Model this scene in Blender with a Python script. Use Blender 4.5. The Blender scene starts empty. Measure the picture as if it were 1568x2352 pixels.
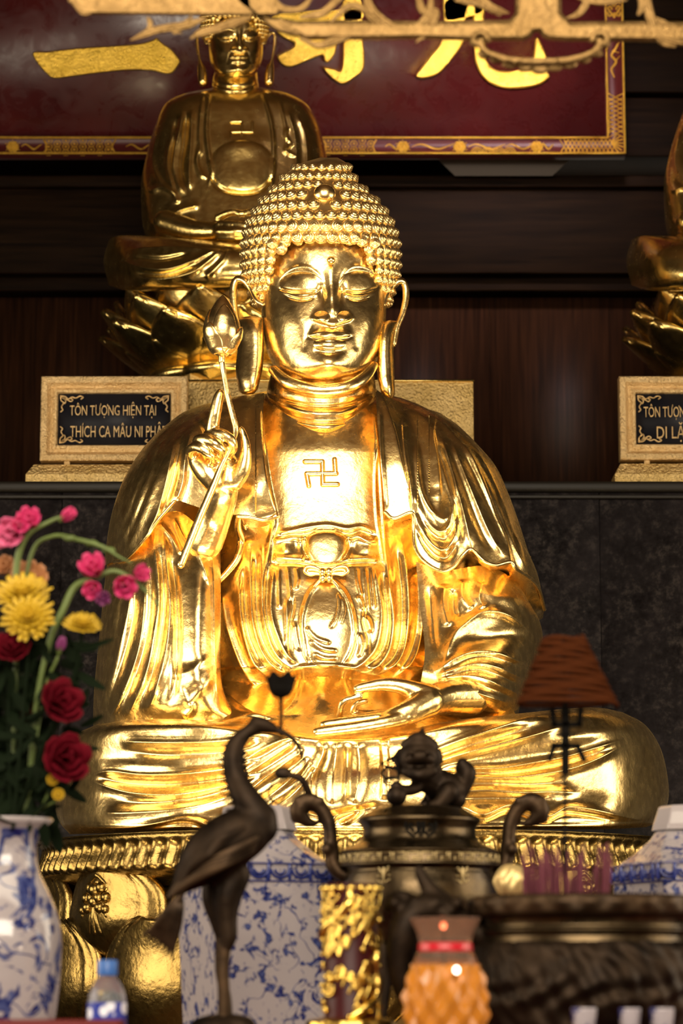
import bpy, math, random
import numpy as np
from mathutils import Vector, Matrix
random.seed(7); RNG=np.random.default_rng(7)
SC=bpy.context.scene; COL=SC.collection
PI=math.pi
# ---------------------------------------------------------------- camera
F=6400.0; PIT=0.17; CZ=1.5
cam=bpy.data.objects.new('camera',bpy.data.cameras.new('camera')); COL.objects.link(cam)
cam.location=(0,0,CZ); cam.rotation_euler=(PI/2+PIT,0,0)
cam.data.sensor_fit='VERTICAL'; cam.data.sensor_height=36; cam.data.lens=F/2352*36
cam.data.clip_start=.1; cam.data.clip_end=60
cam.data.dof.use_dof=True; cam.data.dof.focus_distance=7.75; cam.data.dof.aperture_fstop=3.6
SC.camera=cam
SC.view_settings.view_transform='Standard'; SC.view_settings.look='None'
SC.view_settings.gamma=1; SC.view_settings.exposure=0.18; SC.view_settings.use_curve_mapping=False
# ---------------------------------------------------------------- light
w=bpy.data.worlds.new('hall'); SC.world=w; w.use_nodes=True
wn=w.node_tree.nodes; wl=w.node_tree.links
bg=wn['Background']; bg.inputs[0].default_value=(1,.86,.66,1); bg.inputs[1].default_value=1.15   # day beyond the open hall front, brightened for the gilt to reflect
def area(name,loc,target,sx,sy,power,col,spread=180):
    l=bpy.data.lights.new(name,'AREA'); l.shape='RECTANGLE'; l.size=sx; l.size_y=sy; l.energy=power; l.color=col
    l.spread=math.radians(spread)
    o=bpy.data.objects.new(name,l); COL.objects.link(o); o.location=loc
    o.rotation_euler=(Vector(target)-Vector(loc)).to_track_quat('-Z','Y').to_euler(); return o
area('entrance_lamp',(-.5,-1.0,4.0),(0,8,2.4),4.6,1.7,190,(1,.88,.70),120)
area('ceiling_lamp',(-.2,3.4,4.75),(0,7.8,2.3),3.4,1.5,52,(1,.88,.68),120)
area('left_softbox',(-4.05,6.0,2.65),(0,6.5,2.4),4.4,2.2,135,(1,.87,.66),160)  # added softbox along the left side, brightens the gilt flanks
area('right_softbox',(4.05,6.0,2.65),(0,6.5,2.4),4.4,2.2,125,(1,.87,.66),160)  # matching added softbox on the right, for knee and sleeve
area('altar_underlight',(0,6.45,1.28),(0,7.35,2.7),3.0,.22,20,(1,.78,.46),75)  # added strip hidden below view, stands in for amber bounce from the gilding
for i,(x,y,z) in enumerate(((-.85,3.4,1.75),(.8,3.3,1.6),(1.15,3.9,2.3))):
    l=bpy.data.lights.new('candle_lamp','POINT');l.energy=2.6;l.color=(1,.80,.55);l.shadow_soft_size=.03
    o=bpy.data.objects.new('candle_lamp',l);COL.objects.link(o);o.location=(x,y,z)
area('board_sheen_light',(.72,7.1,5.62),(.55,9.9,4.7),.40,.34,10,(1,.84,.86),36)  # added and unseen, aimed so its reflection makes the board's sheen
# ---------------------------------------------------------------- pixel helper (photo pixel at distance Y -> place)
CP,SP=math.cos(PIT),math.sin(PIT)
def PN(px,py,Y):
    px=np.asarray(px,float);py=np.asarray(py,float);Y=np.asarray(Y,float)
    u=(px-784)/F; v=(1176-py)/F
    t=Y/(CP-v*SP)
    return np.stack(np.broadcast_arrays(t*u,Y,CZ+t*(SP+v*CP)),-1)
def P(px,py,Y): return Vector(PN(px,py,Y).tolist())
def S(Y): return Y/F            # metres per pixel at distance Y
class Fr:                        # a second figure carved after the same proportions, elsewhere and at another size
    def __init__(s,ox=0,oy=0,k=1.0,Y0=None,x0=0,y0=0,Yr=7.75): s.a=(ox,oy,k,Y0,x0,y0,Yr); s.k=k
    def __call__(s,px,py,Y):
        ox,oy,k,Y0,x0,y0,Yr=s.a
        if Y0 is None: return PN(px,py,Y)
        return PN(ox+(np.asarray(px,float)-x0)*k,oy+(np.asarray(py,float)-y0)*k,Y0+(np.asarray(Y,float)-Yr)*k*Y0/Yr)
ID=Fr()
# ---------------------------------------------------------------- objects
def raw_mesh(name,V,Fc,mat=None,smooth=True):
    me=bpy.data.meshes.new(name)
    V=np.asarray(V,np.float32).reshape(-1,3)
    if isinstance(Fc,np.ndarray):
        nf,k=Fc.shape; me.vertices.add(len(V)); me.vertices.foreach_set('co',V.ravel())
        me.loops.add(nf*k); me.loops.foreach_set('vertex_index',Fc.astype(np.int32).ravel())
        me.polygons.add(nf); me.polygons.foreach_set('loop_start',np.arange(0,nf*k,k,dtype=np.int32))
        me.update(calc_edges=True)
    else:
        me.from_pydata(V.tolist(),[],[list(map(int,f)) for f in Fc]); me.update()
    if smooth: me.polygons.foreach_set('use_smooth',np.ones(len(me.polygons),bool))
    me.validate()
    if mat: me.materials.append(mat)
    return me
class MB:                        # mesh collector
    def __init__(s): s.V=[];s.Q=[];s.T=[];s.G=[];s.n=0
    def add(s,V,quads=None,tris=None,ngons=None):
        V=np.asarray(V,float).reshape(-1,3); b=s.n; s.V.append(V); s.n+=len(V)
        if quads is not None and len(quads): s.Q.append(np.asarray(quads)+b)
        if tris is not None and len(tris): s.T.append(np.asarray(tris)+b)
        if ngons: s.G+= [[i+b for i in g] for g in ngons]
        return s
    def grid(s,Pt,cu=False,cv=False,flip=False):    # Pt [n,m,3]
        n,m=Pt.shape[:2]; idx=np.arange(n*m).reshape(n,m)
        a=idx if not cu else np.vstack([idx,idx[:1]]); 
        if cv: a=np.hstack([a,a[:,:1]])
        q=np.stack([a[:-1,:-1],a[1:,:-1],a[1:,1:],a[:-1,1:]],-1).reshape(-1,4)
        if flip: q=q[:,::-1]
        return s.add(Pt.reshape(-1,3),q)
    def box(s,c,d,R=None):
        d=np.asarray(d,float)/2
        v=np.array([[x,y,z] for x in(-1,1) for y in(-1,1) for z in(-1,1)],float)*d
        if R is not None: v=v@np.array(R.to_3x3() if isinstance(R,Matrix) else R).T
        q=[(0,1,3,2),(4,6,7,5),(0,4,5,1),(2,3,7,6),(0,2,6,4),(1,5,7,3)]
        return s.add(v+np.asarray(c,float),q)
    def build(s,name,mat,parent=None,smooth=True,bevel=0,mods=None):
        V=np.concatenate(s.V)
        if not s.T and not s.G and s.Q: me=raw_mesh(name,V,np.concatenate(s.Q),mat,smooth)
        elif not s.Q and not s.G and s.T: me=raw_mesh(name,V,np.concatenate(s.T),mat,smooth)
        else:
            fs=[]
            for q in s.Q: fs+=q.tolist()
            for t in s.T: fs+=t.tolist()
            fs+=s.G; me=raw_mesh(name,V,fs,mat,smooth)
        o=bpy.data.objects.new(name,me); COL.objects.link(o)
        if parent is not None:
            o.parent=parent; o.matrix_parent_inverse=Matrix.Translation(parent_loc(parent)).inverted()
        if bevel:
            b=o.modifiers.new('bevel','BEVEL'); b.width=bevel; b.segments=2; b.limit_method='ANGLE'
        return o
def parent_loc(p):
    v=Vector(p.location)
    q=p.parent
    return v
def tag(o,label=None,cat=None,group=None,kind=None):
    if label: o['label']=label
    if cat: o['category']=cat
    if group: o['group']=group
    if kind: o['kind']=kind
    return o
def empty(name,loc,label=None,cat=None,group=None):
    o=bpy.data.objects.new(name,None); COL.objects.link(o); o.location=loc; o.empty_display_size=.05
    bpy.context.view_layer.update() if False else None
    return tag(o,label,cat,group)
def origin_to(o,loc):            # move a top-level mesh's origin to its base
    o.data.transform(Matrix.Translation(-Vector(loc))); o.location=loc; return o
# ---------------------------------------------------------------- curves
def crom(p,n,closed=False):
    p=np.asarray(p,float)
    if len(p)==1: return np.repeat(p,n,0)
    if len(p)==2:
        t=np.linspace(0,1,n)[:,None]; return p[0]*(1-t)+p[1]*t
    if closed: q=np.vstack([p[-1:],p,p[:2]])
    else: q=np.vstack([2*p[0]-p[1],p,2*p[-1]-p[-2]])
    m=len(q)-3
    d=np.linalg.norm(np.diff(q[1:-1],axis=0)[:,:2],axis=1)+1e-9
    cs=np.concatenate([[0],np.cumsum(d)]); tt=np.linspace(0,cs[-1],n,endpoint=not closed)
    k=np.clip(np.searchsorted(cs,tt,side='right')-1,0,m-1); u=((tt-cs[k])/d[k])[:,None]
    a,b,c,e=q[k],q[k+1],q[k+2],q[k+3]
    return .5*((2*b)+(-a+c)*u+(2*a-5*b+4*c-e)*u*u+(-a+3*b-3*c+e)*u**3)
def sm(x): x=np.clip(x,0,1); return x*x*(3-2*x)
# folds: (kind,height px,width px,points[,fall]) -> relief in metres towards the viewer
def relief(px,py,folds,k=1.0):
    D=np.zeros(px.shape); shp=px.shape; X=px.ravel(); Yq=py.ravel(); out=D.ravel()
    for f in folds:
        kind,h,wd,pts=f[:4]
        if kind=='b':            # blob: pts=(cx,cy,rx,ry[,rot])
            cx,cy,rx,ry=pts[:4]; ro=math.radians(pts[4]) if len(pts)>4 else 0
            dx=X-cx;dy=Yq-cy; a=dx*math.cos(ro)+dy*math.sin(ro); b=-dx*math.sin(ro)+dy*math.cos(ro)
            r2=(a/rx)**2+(b/ry)**2
            if wd==0: out+=h*np.exp(-r2)
            elif wd==2: out+=h*np.clip(1-r2,0,1)**.9
            else: out+=h*np.sqrt(np.clip(1-r2,0,1))     # dome
            continue
        if kind=='w':            # recessed or raised flat area with soft rim
            cx,cy,rx,ry=pts[:4]; r=np.sqrt(((X-cx)/rx)**2+((Yq-cy)/ry)**2)
            out+=h*(1-sm((r-1)*min(rx,ry)/wd+.5)); continue
        n=max(8,int(len(pts)*7)); c=crom(pts,n)
        fall=f[4] if len(f)>4 else 60
        rad=wd*3.2 if kind!='s' else max(wd*3,fall*2.5)
        lo=c.min(0)-rad;hi=c.max(0)+rad
        sel=np.nonzero((X>lo[0])&(X<hi[0])&(Yq>lo[1])&(Yq<hi[1]))[0]
        if len(sel)==0: continue
        x=X[sel];y=Yq[sel]
        best=np.full(len(sel),1e18);bt=np.zeros(len(sel));bs=np.zeros(len(sel))
        L=np.concatenate([[0],np.cumsum(np.linalg.norm(np.diff(c,axis=0),axis=1))])
        for i in range(n-1):
            ax,ay=c[i];bx,by=c[i+1];vx,vy=bx-ax,by-ay;l2=vx*vx+vy*vy+1e-9
            t=np.clip(((x-ax)*vx+(y-ay)*vy)/l2,0,1)
            dx=x-ax-t*vx;dy=y-ay-t*vy;d2=dx*dx+dy*dy
            m=d2<best
            best=np.where(m,d2,best);bt=np.where(m,(L[i]+t*math.sqrt(l2))/L[-1],bt)
            bs=np.where(m,np.sign(vx*dy-vy*dx),bs)
        d=np.sqrt(best)
        tp=sm(bt/.22)*sm((1-bt)/.22)
        if kind in('R','G','S','C'): tp=sm(bt/.14+.12)*sm((1-bt)/.14+.12)
        if kind in'rR': v=np.exp(-(d/wd)**2)
        elif kind in'gG': v=-np.exp(-(d/wd)**2)
        elif kind in'cC': v=np.exp(-np.sqrt((d/wd)**2+.04)+.2)*np.clip(1.6-d/wd/2,0,1)
        elif kind in'sS':
            sd=d*bs; v=(.5+.5*np.tanh(sd/wd*2))*np.exp(-(np.maximum(sd,0)/fall)**2)*np.exp(-(np.maximum(-sd,0)/fall)**2)
        out[sel]+=h*v*tp
    return D.reshape(shp)*(1.25e-3)*k
def smooth_prof(d,wid,p=2.0):
    x=np.clip(d/wid,0,1); return (1-(1-x)**p)**(1/p)
def patch(mb,T,B,L,R,nu=160,nv=160,bulge=.1,edges='LRTB',ew=.5,folds=(),thick=.08,fr=ID,ewv=None,k=None,pe=2.0):
    # T,B left->right ; L,R top->bottom interior points ; points (px,py,Y)
    T=np.array(T,float);B=np.array(B,float)
    L=np.vstack([T[:1],np.array(L,float).reshape(-1,3),B[:1]]); R=np.vstack([T[-1:],np.array(R,float).reshape(-1,3),B[-1:]])
    def par(n,a,b):
        u=np.linspace(0,1,n)
        if a and b: c=.5-.5*np.cos(PI*u)
        elif a: c=1-np.cos(PI*u/2)
        elif b: c=np.sin(PI*u/2)
        else: c=u
        return .45*u+.55*c
    s=par(nu,'L' in edges,'R' in edges);t=par(nv,'T' in edges,'B' in edges)
    def rs(p,q):
        c=crom(p,400); return np.stack([np.interp(q,np.linspace(0,1,400),c[:,i]) for i in range(3)],-1)
    cT,cB,cL,cR=rs(T,s),rs(B,s),rs(L,t),rs(R,t)
    s_=s[None,:,None];t_=t[:,None,None]
    G=(1-t_)*cT[None]+t_*cB[None]+(1-s_)*cL[:,None]+s_*cR[:,None]-((1-s_)*(1-t_)*T[0]+s_*(1-t_)*T[-1]+(1-s_)*t_*B[0]+s_*t_*B[-1])
    ev=ewv or ew; ss=s[None,:]+0*t[:,None];tt=t[:,None]+0*s[None,:]
    e=np.ones(ss.shape)
    if 'L' in edges:e=e*smooth_prof(ss,ew,pe)
    if 'R' in edges:e=e*smooth_prof(1-ss,ew,pe)
    if 'T' in edges:e=e*smooth_prof(tt,ev,pe)
    if 'B' in edges:e=e*smooth_prof(1-tt,ev,pe)
    D=relief(G[...,0],G[...,1],folds)
    Yf=G[...,2]-bulge*e-D*(1 if k is None else k)
    mb.grid(fr(G[...,0],G[...,1],Yf),flip=False)
    st=max(1,nu//30);sv=max(1,nv//30)
    i=np.unique(np.append(np.arange(0,nv,sv),nv-1));j=np.unique(np.append(np.arange(0,nu,st),nu-1))
    Gb=G[np.ix_(i,j)];e2=smooth_prof(ss,.5)*smooth_prof(1-ss,.5)*smooth_prof(tt,.5)*smooth_prof(1-tt,.5)
    Db=D[np.ix_(i,j)]; rim=np.zeros(Db.shape,bool);rim[0]=rim[-1]=True;rim[:,0]=rim[:,-1]=True
    Yb=np.where(rim,Yf[np.ix_(i,j)],Gb[...,2]+thick*e2[np.ix_(i,j)]+.004)
    mb.grid(fr(Gb[...,0],Gb[...,1],Yb),flip=True)
    return mb
def rowloft(mb,rows,nv=200,nu=220,folds=(),fr=ID,ex=2.0,front_frac=.72,k=1.0,capt=True,capb=True,ymod=None):
    # rows: (py,xl,xr,Ycentre,Tfront[,Tback]); closed round form
    r=np.array([list(q)+[q[4]]*(6-len(q)) for q in rows],float)
    ys=np.linspace(r[0,0],r[-1,0],nv)
    def ip(c):
        return np.interp(ys,r[:,0],r[:,c]) if len(r)<3 else pch(r[:,0],r[:,c],ys)
    xl,xr,Yc,Tf,Tb=[ip(c) for c in range(1,6)]
    nf=int(nu*front_frac);th=np.concatenate([np.linspace(PI,0,nf,endpoint=False),np.linspace(0,-PI,nu-nf,endpoint=False)])
    c=np.cos(th);s=np.sin(th)
    cx=np.sign(c)*np.abs(c)**(2/ex);sx=np.sign(s)*np.abs(s)**(2/ex)
    px=((xl+xr)/2)[:,None]+((xr-xl)/2)[:,None]*cx[None];py=ys[:,None]+0*px
    Y=Yc[:,None]-np.where(s>0,Tf[:,None],Tb[:,None])*sx[None]
    D=relief(px,py,folds)*sm(np.maximum(s,0)*4)[None]*k
    Y=Y-D
    if ymod is not None: Y=ymod(px,py,Y)
    Pt=fr(px,py,Y); mb.grid(Pt,cv=True,flip=True)
    for i,f in((0,True),(-1,False)):
        ring=Pt[i];c0=ring.mean(0);n=len(ring);b=np.vstack([ring,c0]);a=np.arange(n);bb=(a+1)%n
        tr=np.stack([a,bb,np.full(n,n)],-1)
        mb.add(b,quads=None,tris=tr if f else tr[:,::-1])
    return mb
def pch(x,y,q):                  # monotone cubic
    h=np.diff(x);d=np.diff(y)/h;m=np.zeros(len(x));m[0]=d[0];m[-1]=d[-1]
    for i in range(1,len(x)-1):
        if d[i-1]*d[i]>0:
            w1=2*h[i]+h[i-1];w2=h[i]+2*h[i-1];m[i]=(w1+w2)/(w1/d[i-1]+w2/d[i])
    k=np.clip(np.searchsorted(x,q,side='right')-1,0,len(h)-1);t=(q-x[k])/h[k]
    return (2*t**3-3*t**2+1)*y[k]+(t**3-2*t**2+t)*h[k]*m[k]+(-2*t**3+3*t**2)*y[k+1]+(t**3-t**2)*h[k]*m[k+1]
def tubeW(mb,pts,seg=12,n=None,flat=1.0,closed=False,cap=True,up=None):
    # world tube: pts (x,y,z,r)
    p=np.array(pts,float)
    if n: 
        q=crom3(p,n,closed)
    else: q=p
    c=q[:,:3];r=q[:,3]
    tg=np.gradient(c,axis=0) if not closed else np.roll(c,-1,0)-np.roll(c,1,0)
    tg/=np.linalg.norm(tg,axis=1)[:,None]+1e-12
    a=np.array(up if up is not None else ([0,0,1] if abs(tg[0][2])<.9 else [0,1,0]),float)
    a=a-tg[0]*a.dot(tg[0]);a/=np.linalg.norm(a);A=[a]
    for i in range(1,len(c)):
        a=a-tg[i]*a.dot(tg[i]);a/=np.linalg.norm(a)+1e-12;A.append(a)
    A=np.array(A);Bn=np.cross(tg,A);th=np.linspace(0,2*PI,seg,endpoint=False)
    ring=A[:,None]*np.cos(th)[None,:,None]*flat+Bn[:,None]*np.sin(th)[None,:,None]
    Pt=c[:,None]+ring*r[:,None,None]
    if cap and not closed:       # round ends
        ks=[.9,.65,.3,.03];hd=[np.sqrt(1-k*k) for k in ks]
        st=[c[0]-tg[0]*r[0]*h+ring[0]*r[0]*k for k,h in zip(ks[::-1],hd[::-1])]
        en=[c[-1]+tg[-1]*r[-1]*h+ring[-1]*r[-1]*k for k,h in zip(ks,hd)]
        Pt=np.concatenate([np.array(st),Pt,np.array(en)])
    return mb.grid(Pt,cv=True,cu=closed)
def crom3(p,n,closed=False):
    p=np.asarray(p,float)
    if len(p)==2:
        t=np.linspace(0,1,n)[:,None];return p[0]*(1-t)+p[1]*t
    q=np.vstack([p[-1:],p,p[:2]]) if closed else np.vstack([2*p[0]-p[1],p,2*p[-1]-p[-2]])
    m=len(q)-3;tt=np.linspace(0,m,n,endpoint=not closed);k=np.clip(tt.astype(int),0,m-1);u=(tt-k)[:,None]
    a,b,c,e=q[k],q[k+1],q[k+2],q[k+3]
    return .5*((2*b)+(-a+c)*u+(2*a-5*b+4*c-e)*u*u+(-a+3*b-3*c+e)*u**3)
def tube(mb,pts,seg=12,n=None,fr=ID,**kw):     # pts (px,py,Y,r px)
    p=np.array(pts,float);Wd=fr(p[:,0],p[:,1],p[:,2]);k=1 if fr is ID else fr.k
    r=p[:,3]*k*Wd[:,1]/F
    return tubeW(mb,np.column_stack([Wd,r]),seg,n,**kw)
def lathe(mb,c,prof,seg=64,sy=1.0,fn=None,n=None,cap=True):
    p=np.array(prof,float)
    if n: p=crom(p,n)
    th=np.linspace(0,2*PI,seg,endpoint=False)
    r=p[:,0][:,None]+0*th[None];z=p[:,1][:,None]+0*th[None]
    if fn is not None: r,z=fn(r,z,th[None]+0*r)
    Pt=np.stack([c[0]+r*np.cos(th),c[1]+r*sy*np.sin(th),c[2]+z],-1)
    mb.grid(Pt,cv=True,flip=True)
    if cap:
        for i,fl in((0,False),(-1,True)):
            g=Pt[i]; 
            if p[i,0]>1e-4:
                n_=len(g);mb.add(np.vstack([g,g.mean(0)]),tris=[((a+1)%n_,a,n_) if fl==False else (a,(a+1)%n_,n_) for a in range(n_)])
    return mb
def ball(mb,c,r,seg=16,rings=10,sc=(1,1,1),R=None):
    a=np.linspace(0,PI,rings)[:,None];th=np.linspace(0,2*PI,seg,endpoint=False)[None]
    v=np.stack([np.sin(a)*np.cos(th)*sc[0],np.sin(a)*np.sin(th)*sc[1],np.cos(a)*sc[2]+0*th],-1)*r
    if R is not None: v=v@np.array(R).T
    return mb.grid(v+np.asarray(c,float),cv=True)
def fuse(o,voxel=.004,smooth=6,fac=.5):       # melt overlapping forms into one skin
    m=o.modifiers.new('fuse','REMESH');m.mode='VOXEL';m.voxel_size=voxel;m.use_smooth_shade=True
    s=o.modifiers.new('soft','SMOOTH');s.iterations=smooth;s.factor=fac;return o
def extrude_poly(mb,poly,Y,depth,fr=ID,rnd=.3,n=None,dome=0.0):
    # solid cut from an outline of pixels at distance Y, towards the viewer by depth, domed front
    p=np.array(poly,float)
    if n: p=crom(p,n,True)
    c=p.mean(0);N=len(p)
    rings=[];
    for kx,dy in((1,0),(1,-depth*.6),(.97,-depth*.85),(.9,-depth)):
        q=p if kx==1 else inset(p,(1-kx)*rnd*min(np.ptp(p[:,0]),np.ptp(p[:,1])))
        rings.append(fr(q[:,0],q[:,1],np.full(N,Y+dy)))
    Pt=np.array(rings);mb.grid(Pt,cv=True)
    mb.add(Pt[-1],ngons=[list(range(N))]);mb.add(Pt[0],ngons=[list(range(N))[::-1]])
    return mb
def inset(p,d):
    t=np.roll(p,-1,0)-np.roll(p,1,0);t/=np.linalg.norm(t,axis=1)[:,None]+1e-9
    nrm=np.stack([-t[:,1],t[:,0]],-1)
    ar=.5*np.sum(p[:,0]*np.roll(p[:,1],-1)-np.roll(p[:,0],-1)*p[:,1])
    return p+nrm*d*(1 if ar>0 else -1)
# ---------------------------------------------------------------- materials
MATS={}
class NT:
    def __init__(s,name,color=(.5,.5,.5),rough=.5,metal=0.0,**kw):
        m=bpy.data.materials.new(name);m.use_nodes=True;s.m=m;s.n=m.node_tree.nodes;s.l=m.node_tree.links
        s.b=s.n['Principled BSDF'];s.b.inputs['Base Color'].default_value=(*color,1);s.b.inputs['Roughness'].default_value=rough
        s.b.inputs['Metallic'].default_value=metal
        for k,v in kw.items(): s.b.inputs[k.replace('_',' ')].default_value=v
        s.tc=s.n.new('ShaderNodeTexCoord')
    def noise(s,scale=5,detail=4,rough=.55,vec=None,stretch=None,dist=0):
        t=s.n.new('ShaderNodeTexNoise');t.inputs['Scale'].default_value=scale;t.inputs['Detail'].default_value=detail
        t.inputs['Roughness'].default_value=rough;t.inputs['Distortion'].default_value=dist
        v=vec or s.tc.outputs['Object']
        if stretch:
            mp=s.n.new('ShaderNodeMapping');mp.inputs['Scale'].default_value=stretch;s.l.new(v,mp.inputs['Vector']);v=mp.outputs[0]
        s.l.new(v,t.inputs['Vector']);return t.outputs['Fac']
    def vor(s,scale=5,feature='F1',stretch=None):
        t=s.n.new('ShaderNodeTexVoronoi');t.feature=feature;t.inputs['Scale'].default_value=scale;v=s.tc.outputs['Object']
        if stretch:
            mp=s.n.new('ShaderNodeMapping');mp.inputs['Scale'].default_value=stretch;s.l.new(v,mp.inputs['Vector']);v=mp.outputs[0]
        s.l.new(v,t.inputs['Vector']);return t.outputs['Distance']
    def ramp(s,fac,stops,interp='LINEAR'):
        r=s.n.new('ShaderNodeValToRGB');e=r.color_ramp;e.interpolation=interp
        while len(e.elements)<len(stops): e.elements.new(.5)
        for el,(p,c) in zip(e.elements,stops): el.position=p;el.color=(*c,1) if len(c)==3 else c
        s.l.new(fac,r.inputs[0]);return r.outputs[0]
    def mr(s,fac,a,b,lo=0,hi=1):
        r=s.n.new('ShaderNodeMapRange');r.inputs[1].default_value=lo;r.inputs[2].default_value=hi
        r.inputs[3].default_value=a;r.inputs[4].default_value=b;s.l.new(fac,r.inputs[0]);return r.outputs[0]
    def math(s,op,a,b=None):
        r=s.n.new('ShaderNodeMath');r.operation=op
        for i,v in enumerate((a,b)):
            if v is None: continue
            if isinstance(v,(int,float)): r.inputs[i].default_value=v
            else: s.l.new(v,r.inputs[i])
        return r.outputs[0]
    def mix(s,f,a,b):
        r=s.n.new('ShaderNodeMix');r.data_type='RGBA'
        for sock,v in((r.inputs[0],f),(r.inputs[6],a),(r.inputs[7],b)):
            if isinstance(v,(int,float)): sock.default_value=v
            elif isinstance(v,tuple): sock.default_value=(*v,1)
            else: s.l.new(v,sock)
        return r.outputs[2]
    def set(s,key,out): s.l.new(out,s.b.inputs[key]);return s
    def bump(s,fac,strength=.3,dist=.01):
        b=s.n.new('ShaderNodeBump');b.inputs['Strength'].default_value=strength;b.inputs['Distance'].default_value=dist
        s.l.new(fac,b.inputs['Height']);s.l.new(b.outputs[0],s.b.inputs['Normal']);return s
def gold(name,c1,c2,r0,r1,bump=.12,bd=.002,scale=7,wav=.0035):
    t=NT(name,metal=1.0);n=t.noise(scale,3);n2=t.noise(scale*5,4)
    t.set('Base Color',t.mix(t.mr(n,0,1,.35,.7),c1,c2));t.set('Roughness',t.mr(n2,r0,r1,.3,.7))
    h=t.math('ADD',t.math('MULTIPLY',t.noise(scale*9,3),bd*bump*8),t.math('MULTIPLY',t.noise(scale*1.6,2,.4),wav))
    t.bump(h,1.0,1.0);return t.m
M={}
M['gold']=gold('gilt_lacquer',(.96,.68,.27),(.98,.715,.31),.23,.29,.06)
M['gold_hair']=gold('gilt_hair',(.94,.66,.27),(.97,.70,.31),.30,.40,.06)
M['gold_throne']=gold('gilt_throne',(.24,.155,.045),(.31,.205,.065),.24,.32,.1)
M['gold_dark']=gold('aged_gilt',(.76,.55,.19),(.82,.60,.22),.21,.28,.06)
M['gold_leaf']=gold('gold_leaf',(.62,.44,.19),(.50,.34,.12),.40,.55,.35,.003,14)
M['gold_frame']=gold('gilt_relief',(.75,.46,.07),(.55,.32,.04),.32,.5,.4,.003,25)
M['gold_char']=gold('gilt_character',(.95,.62,.10),(.75,.47,.06),.26,.42,.25,.003,18)
M['fret']=gold('faded_gilt_wood',(.24,.145,.055),(.17,.10,.035),.45,.6,.2,.003,10)
# ================================================================ the hall behind
t=NT('dark_timber',rough=.6,Specular_IOR_Level=.02);n=t.noise(3,6,.6,stretch=(1.2,1,22));n2=t.noise(2.2,3)
t.set('Base Color',t.ramp(n,[(.3,(.0025,.0012,.0006)),(.7,(.0095,.0045,.002))]));t.bump(n,.25,.004);M['timber']=t.m
t=NT('brown_panelling',rough=.5,Specular_IOR_Level=.10);n=t.noise(3,6,.6,stretch=(26,1,1.0))
wv=t.n.new('ShaderNodeTexWave');wv.bands_direction='X';wv.inputs['Scale'].default_value=1.3;wv.wave_profile='SIN'
t.l.new(t.tc.outputs['Object'],wv.inputs['Vector'])
t.set('Base Color',t.ramp(n,[(.3,(.006,.0024,.0012)),(.62,(.022,.008,.0032)),(.8,(.045,.017,.007))]));t.bump(n,.2,.002);M['panel']=t.m
t=NT('black_granite',rough=.36,Specular_IOR_Level=.25);n=t.noise(34,8,.75);n2=t.noise(3.5,4,.6)
c=t.ramp(n,[(.38,(.004,.003,.003)),(.52,(.012,.010,.010)),(.68,(.05,.04,.035))]);t.set('Base Color',t.mix(t.mr(n2,.0,.75,.35,.7),c,(.02,.016,.017)))
t.set('Roughness',t.mr(n,.28,.5));M['granite']=t.m
t=NT('granite_edge',(.010,.008,.006),.45,Specular_IOR_Level=.15);M['ledge']=t.m
t=NT('hall_plaster',(.16,.085,.04),.9);M['plaster']=t.m
t=NT('hall_floor',(.12,.06,.03),.5);M['floor']=t.m
YW=8.75                         # front face of the granite wall
def zt(py,Y): return P(784,py,Y).z
def struct(name,mb,mat,bevel=0):
    o=mb.build(name,mat,None,smooth=False,bevel=bevel);tag(o,kind='structure');return o
zl=zt(1107,YW)                  # ledge top
mb=MB()
xs=[-4.2,-2.26]+[P(x,1300,YW).x for x in(-520,140,1378)]+[1.95,4.2]
for a,b in zip(xs[:-1],xs[1:]): mb.box(((a+b)/2,YW+.45,(zl-.035)/2),(b-a-.0035,.9,zl-.035))
struct('wall_granite',mb,M['granite'])
mb=MB();mb.box((0,YW+.9,zl-.0175),(8.4,1.84,.035));struct('trim_ledge',mb,M['ledge'],.01)
mb=MB();mb.box((0,YW+.02,zl-.05),(8.4,.07,.012));struct('trim_shadow_strip',mb,M['ledge'],.003)
YB=10.3
zb=zt(668,YB)
mb=MB()
x=-4.2;k=0
while x<4.2:
    wd=(.62,.5,.7,.56)[k%4];mb.box((x+wd/2,YB+.03,(zl+zb)/2),(wd-.0015,.06,zb-zl));x+=wd;k+=1
struct('wall_back',mb,M['panel'])
mb=MB()
for y0,y1,d in((668,632,.10),(628,433,.16),(429,402,.19)): 
    za,zc=zt(y0,YB-d),zt(y1,YB-d);mb.box((0,YB-d/2+.03,(za+zc)/2),(8.4,d+.06,zc-za))
struct('trim_beams',mb,M['timber'],.006)
mb=MB();mb.box((0,YB+.35,(zt(402,YB)+6.5)/2),(8.4,.06,6.5-zt(402,YB)));struct('wall_upper',mb,M['timber'])
mb=MB()
for y0,y1,d in((356,220,.05),(214,50,.02),(40,-120,.05)):
    za,zc=zt(y0,YB-d),zt(y1,YB-d);mb.box((P(1700,100,YB).x,YB+.12,(za+zc)/2),(1.5,.30,zc-za))
struct('trim_side_beams',mb,M['timber'],.006)
mb=MB();mb.box((0,4.6,-.02),(8.4,12.4,.04));struct('floor',mb,M['floor'])
mb=MB();mb.box((0,4.6,6.55),(8.4,12.4,.1));struct('ceiling',mb,M['plaster'])
mb=MB();mb.box((-4.25,4.6,3.3),(.1,12.4,6.6));struct('wall_left',mb,M['plaster'])
mb=MB();mb.box((4.25,4.6,3.3),(.1,12.4,6.6));struct('wall_right',mb,M['plaster'])
mb=MB();mb.box((0,-1.55,5.85),(8.4,.1,1.4));struct('wall_front',mb,M['plaster'])
mb=MB();mb.box((0,-1.55,.8),(8.4,.1,1.6));struct('trim_light_block',mb,M['timber'])  # unseen, added to block low light from the open front
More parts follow.
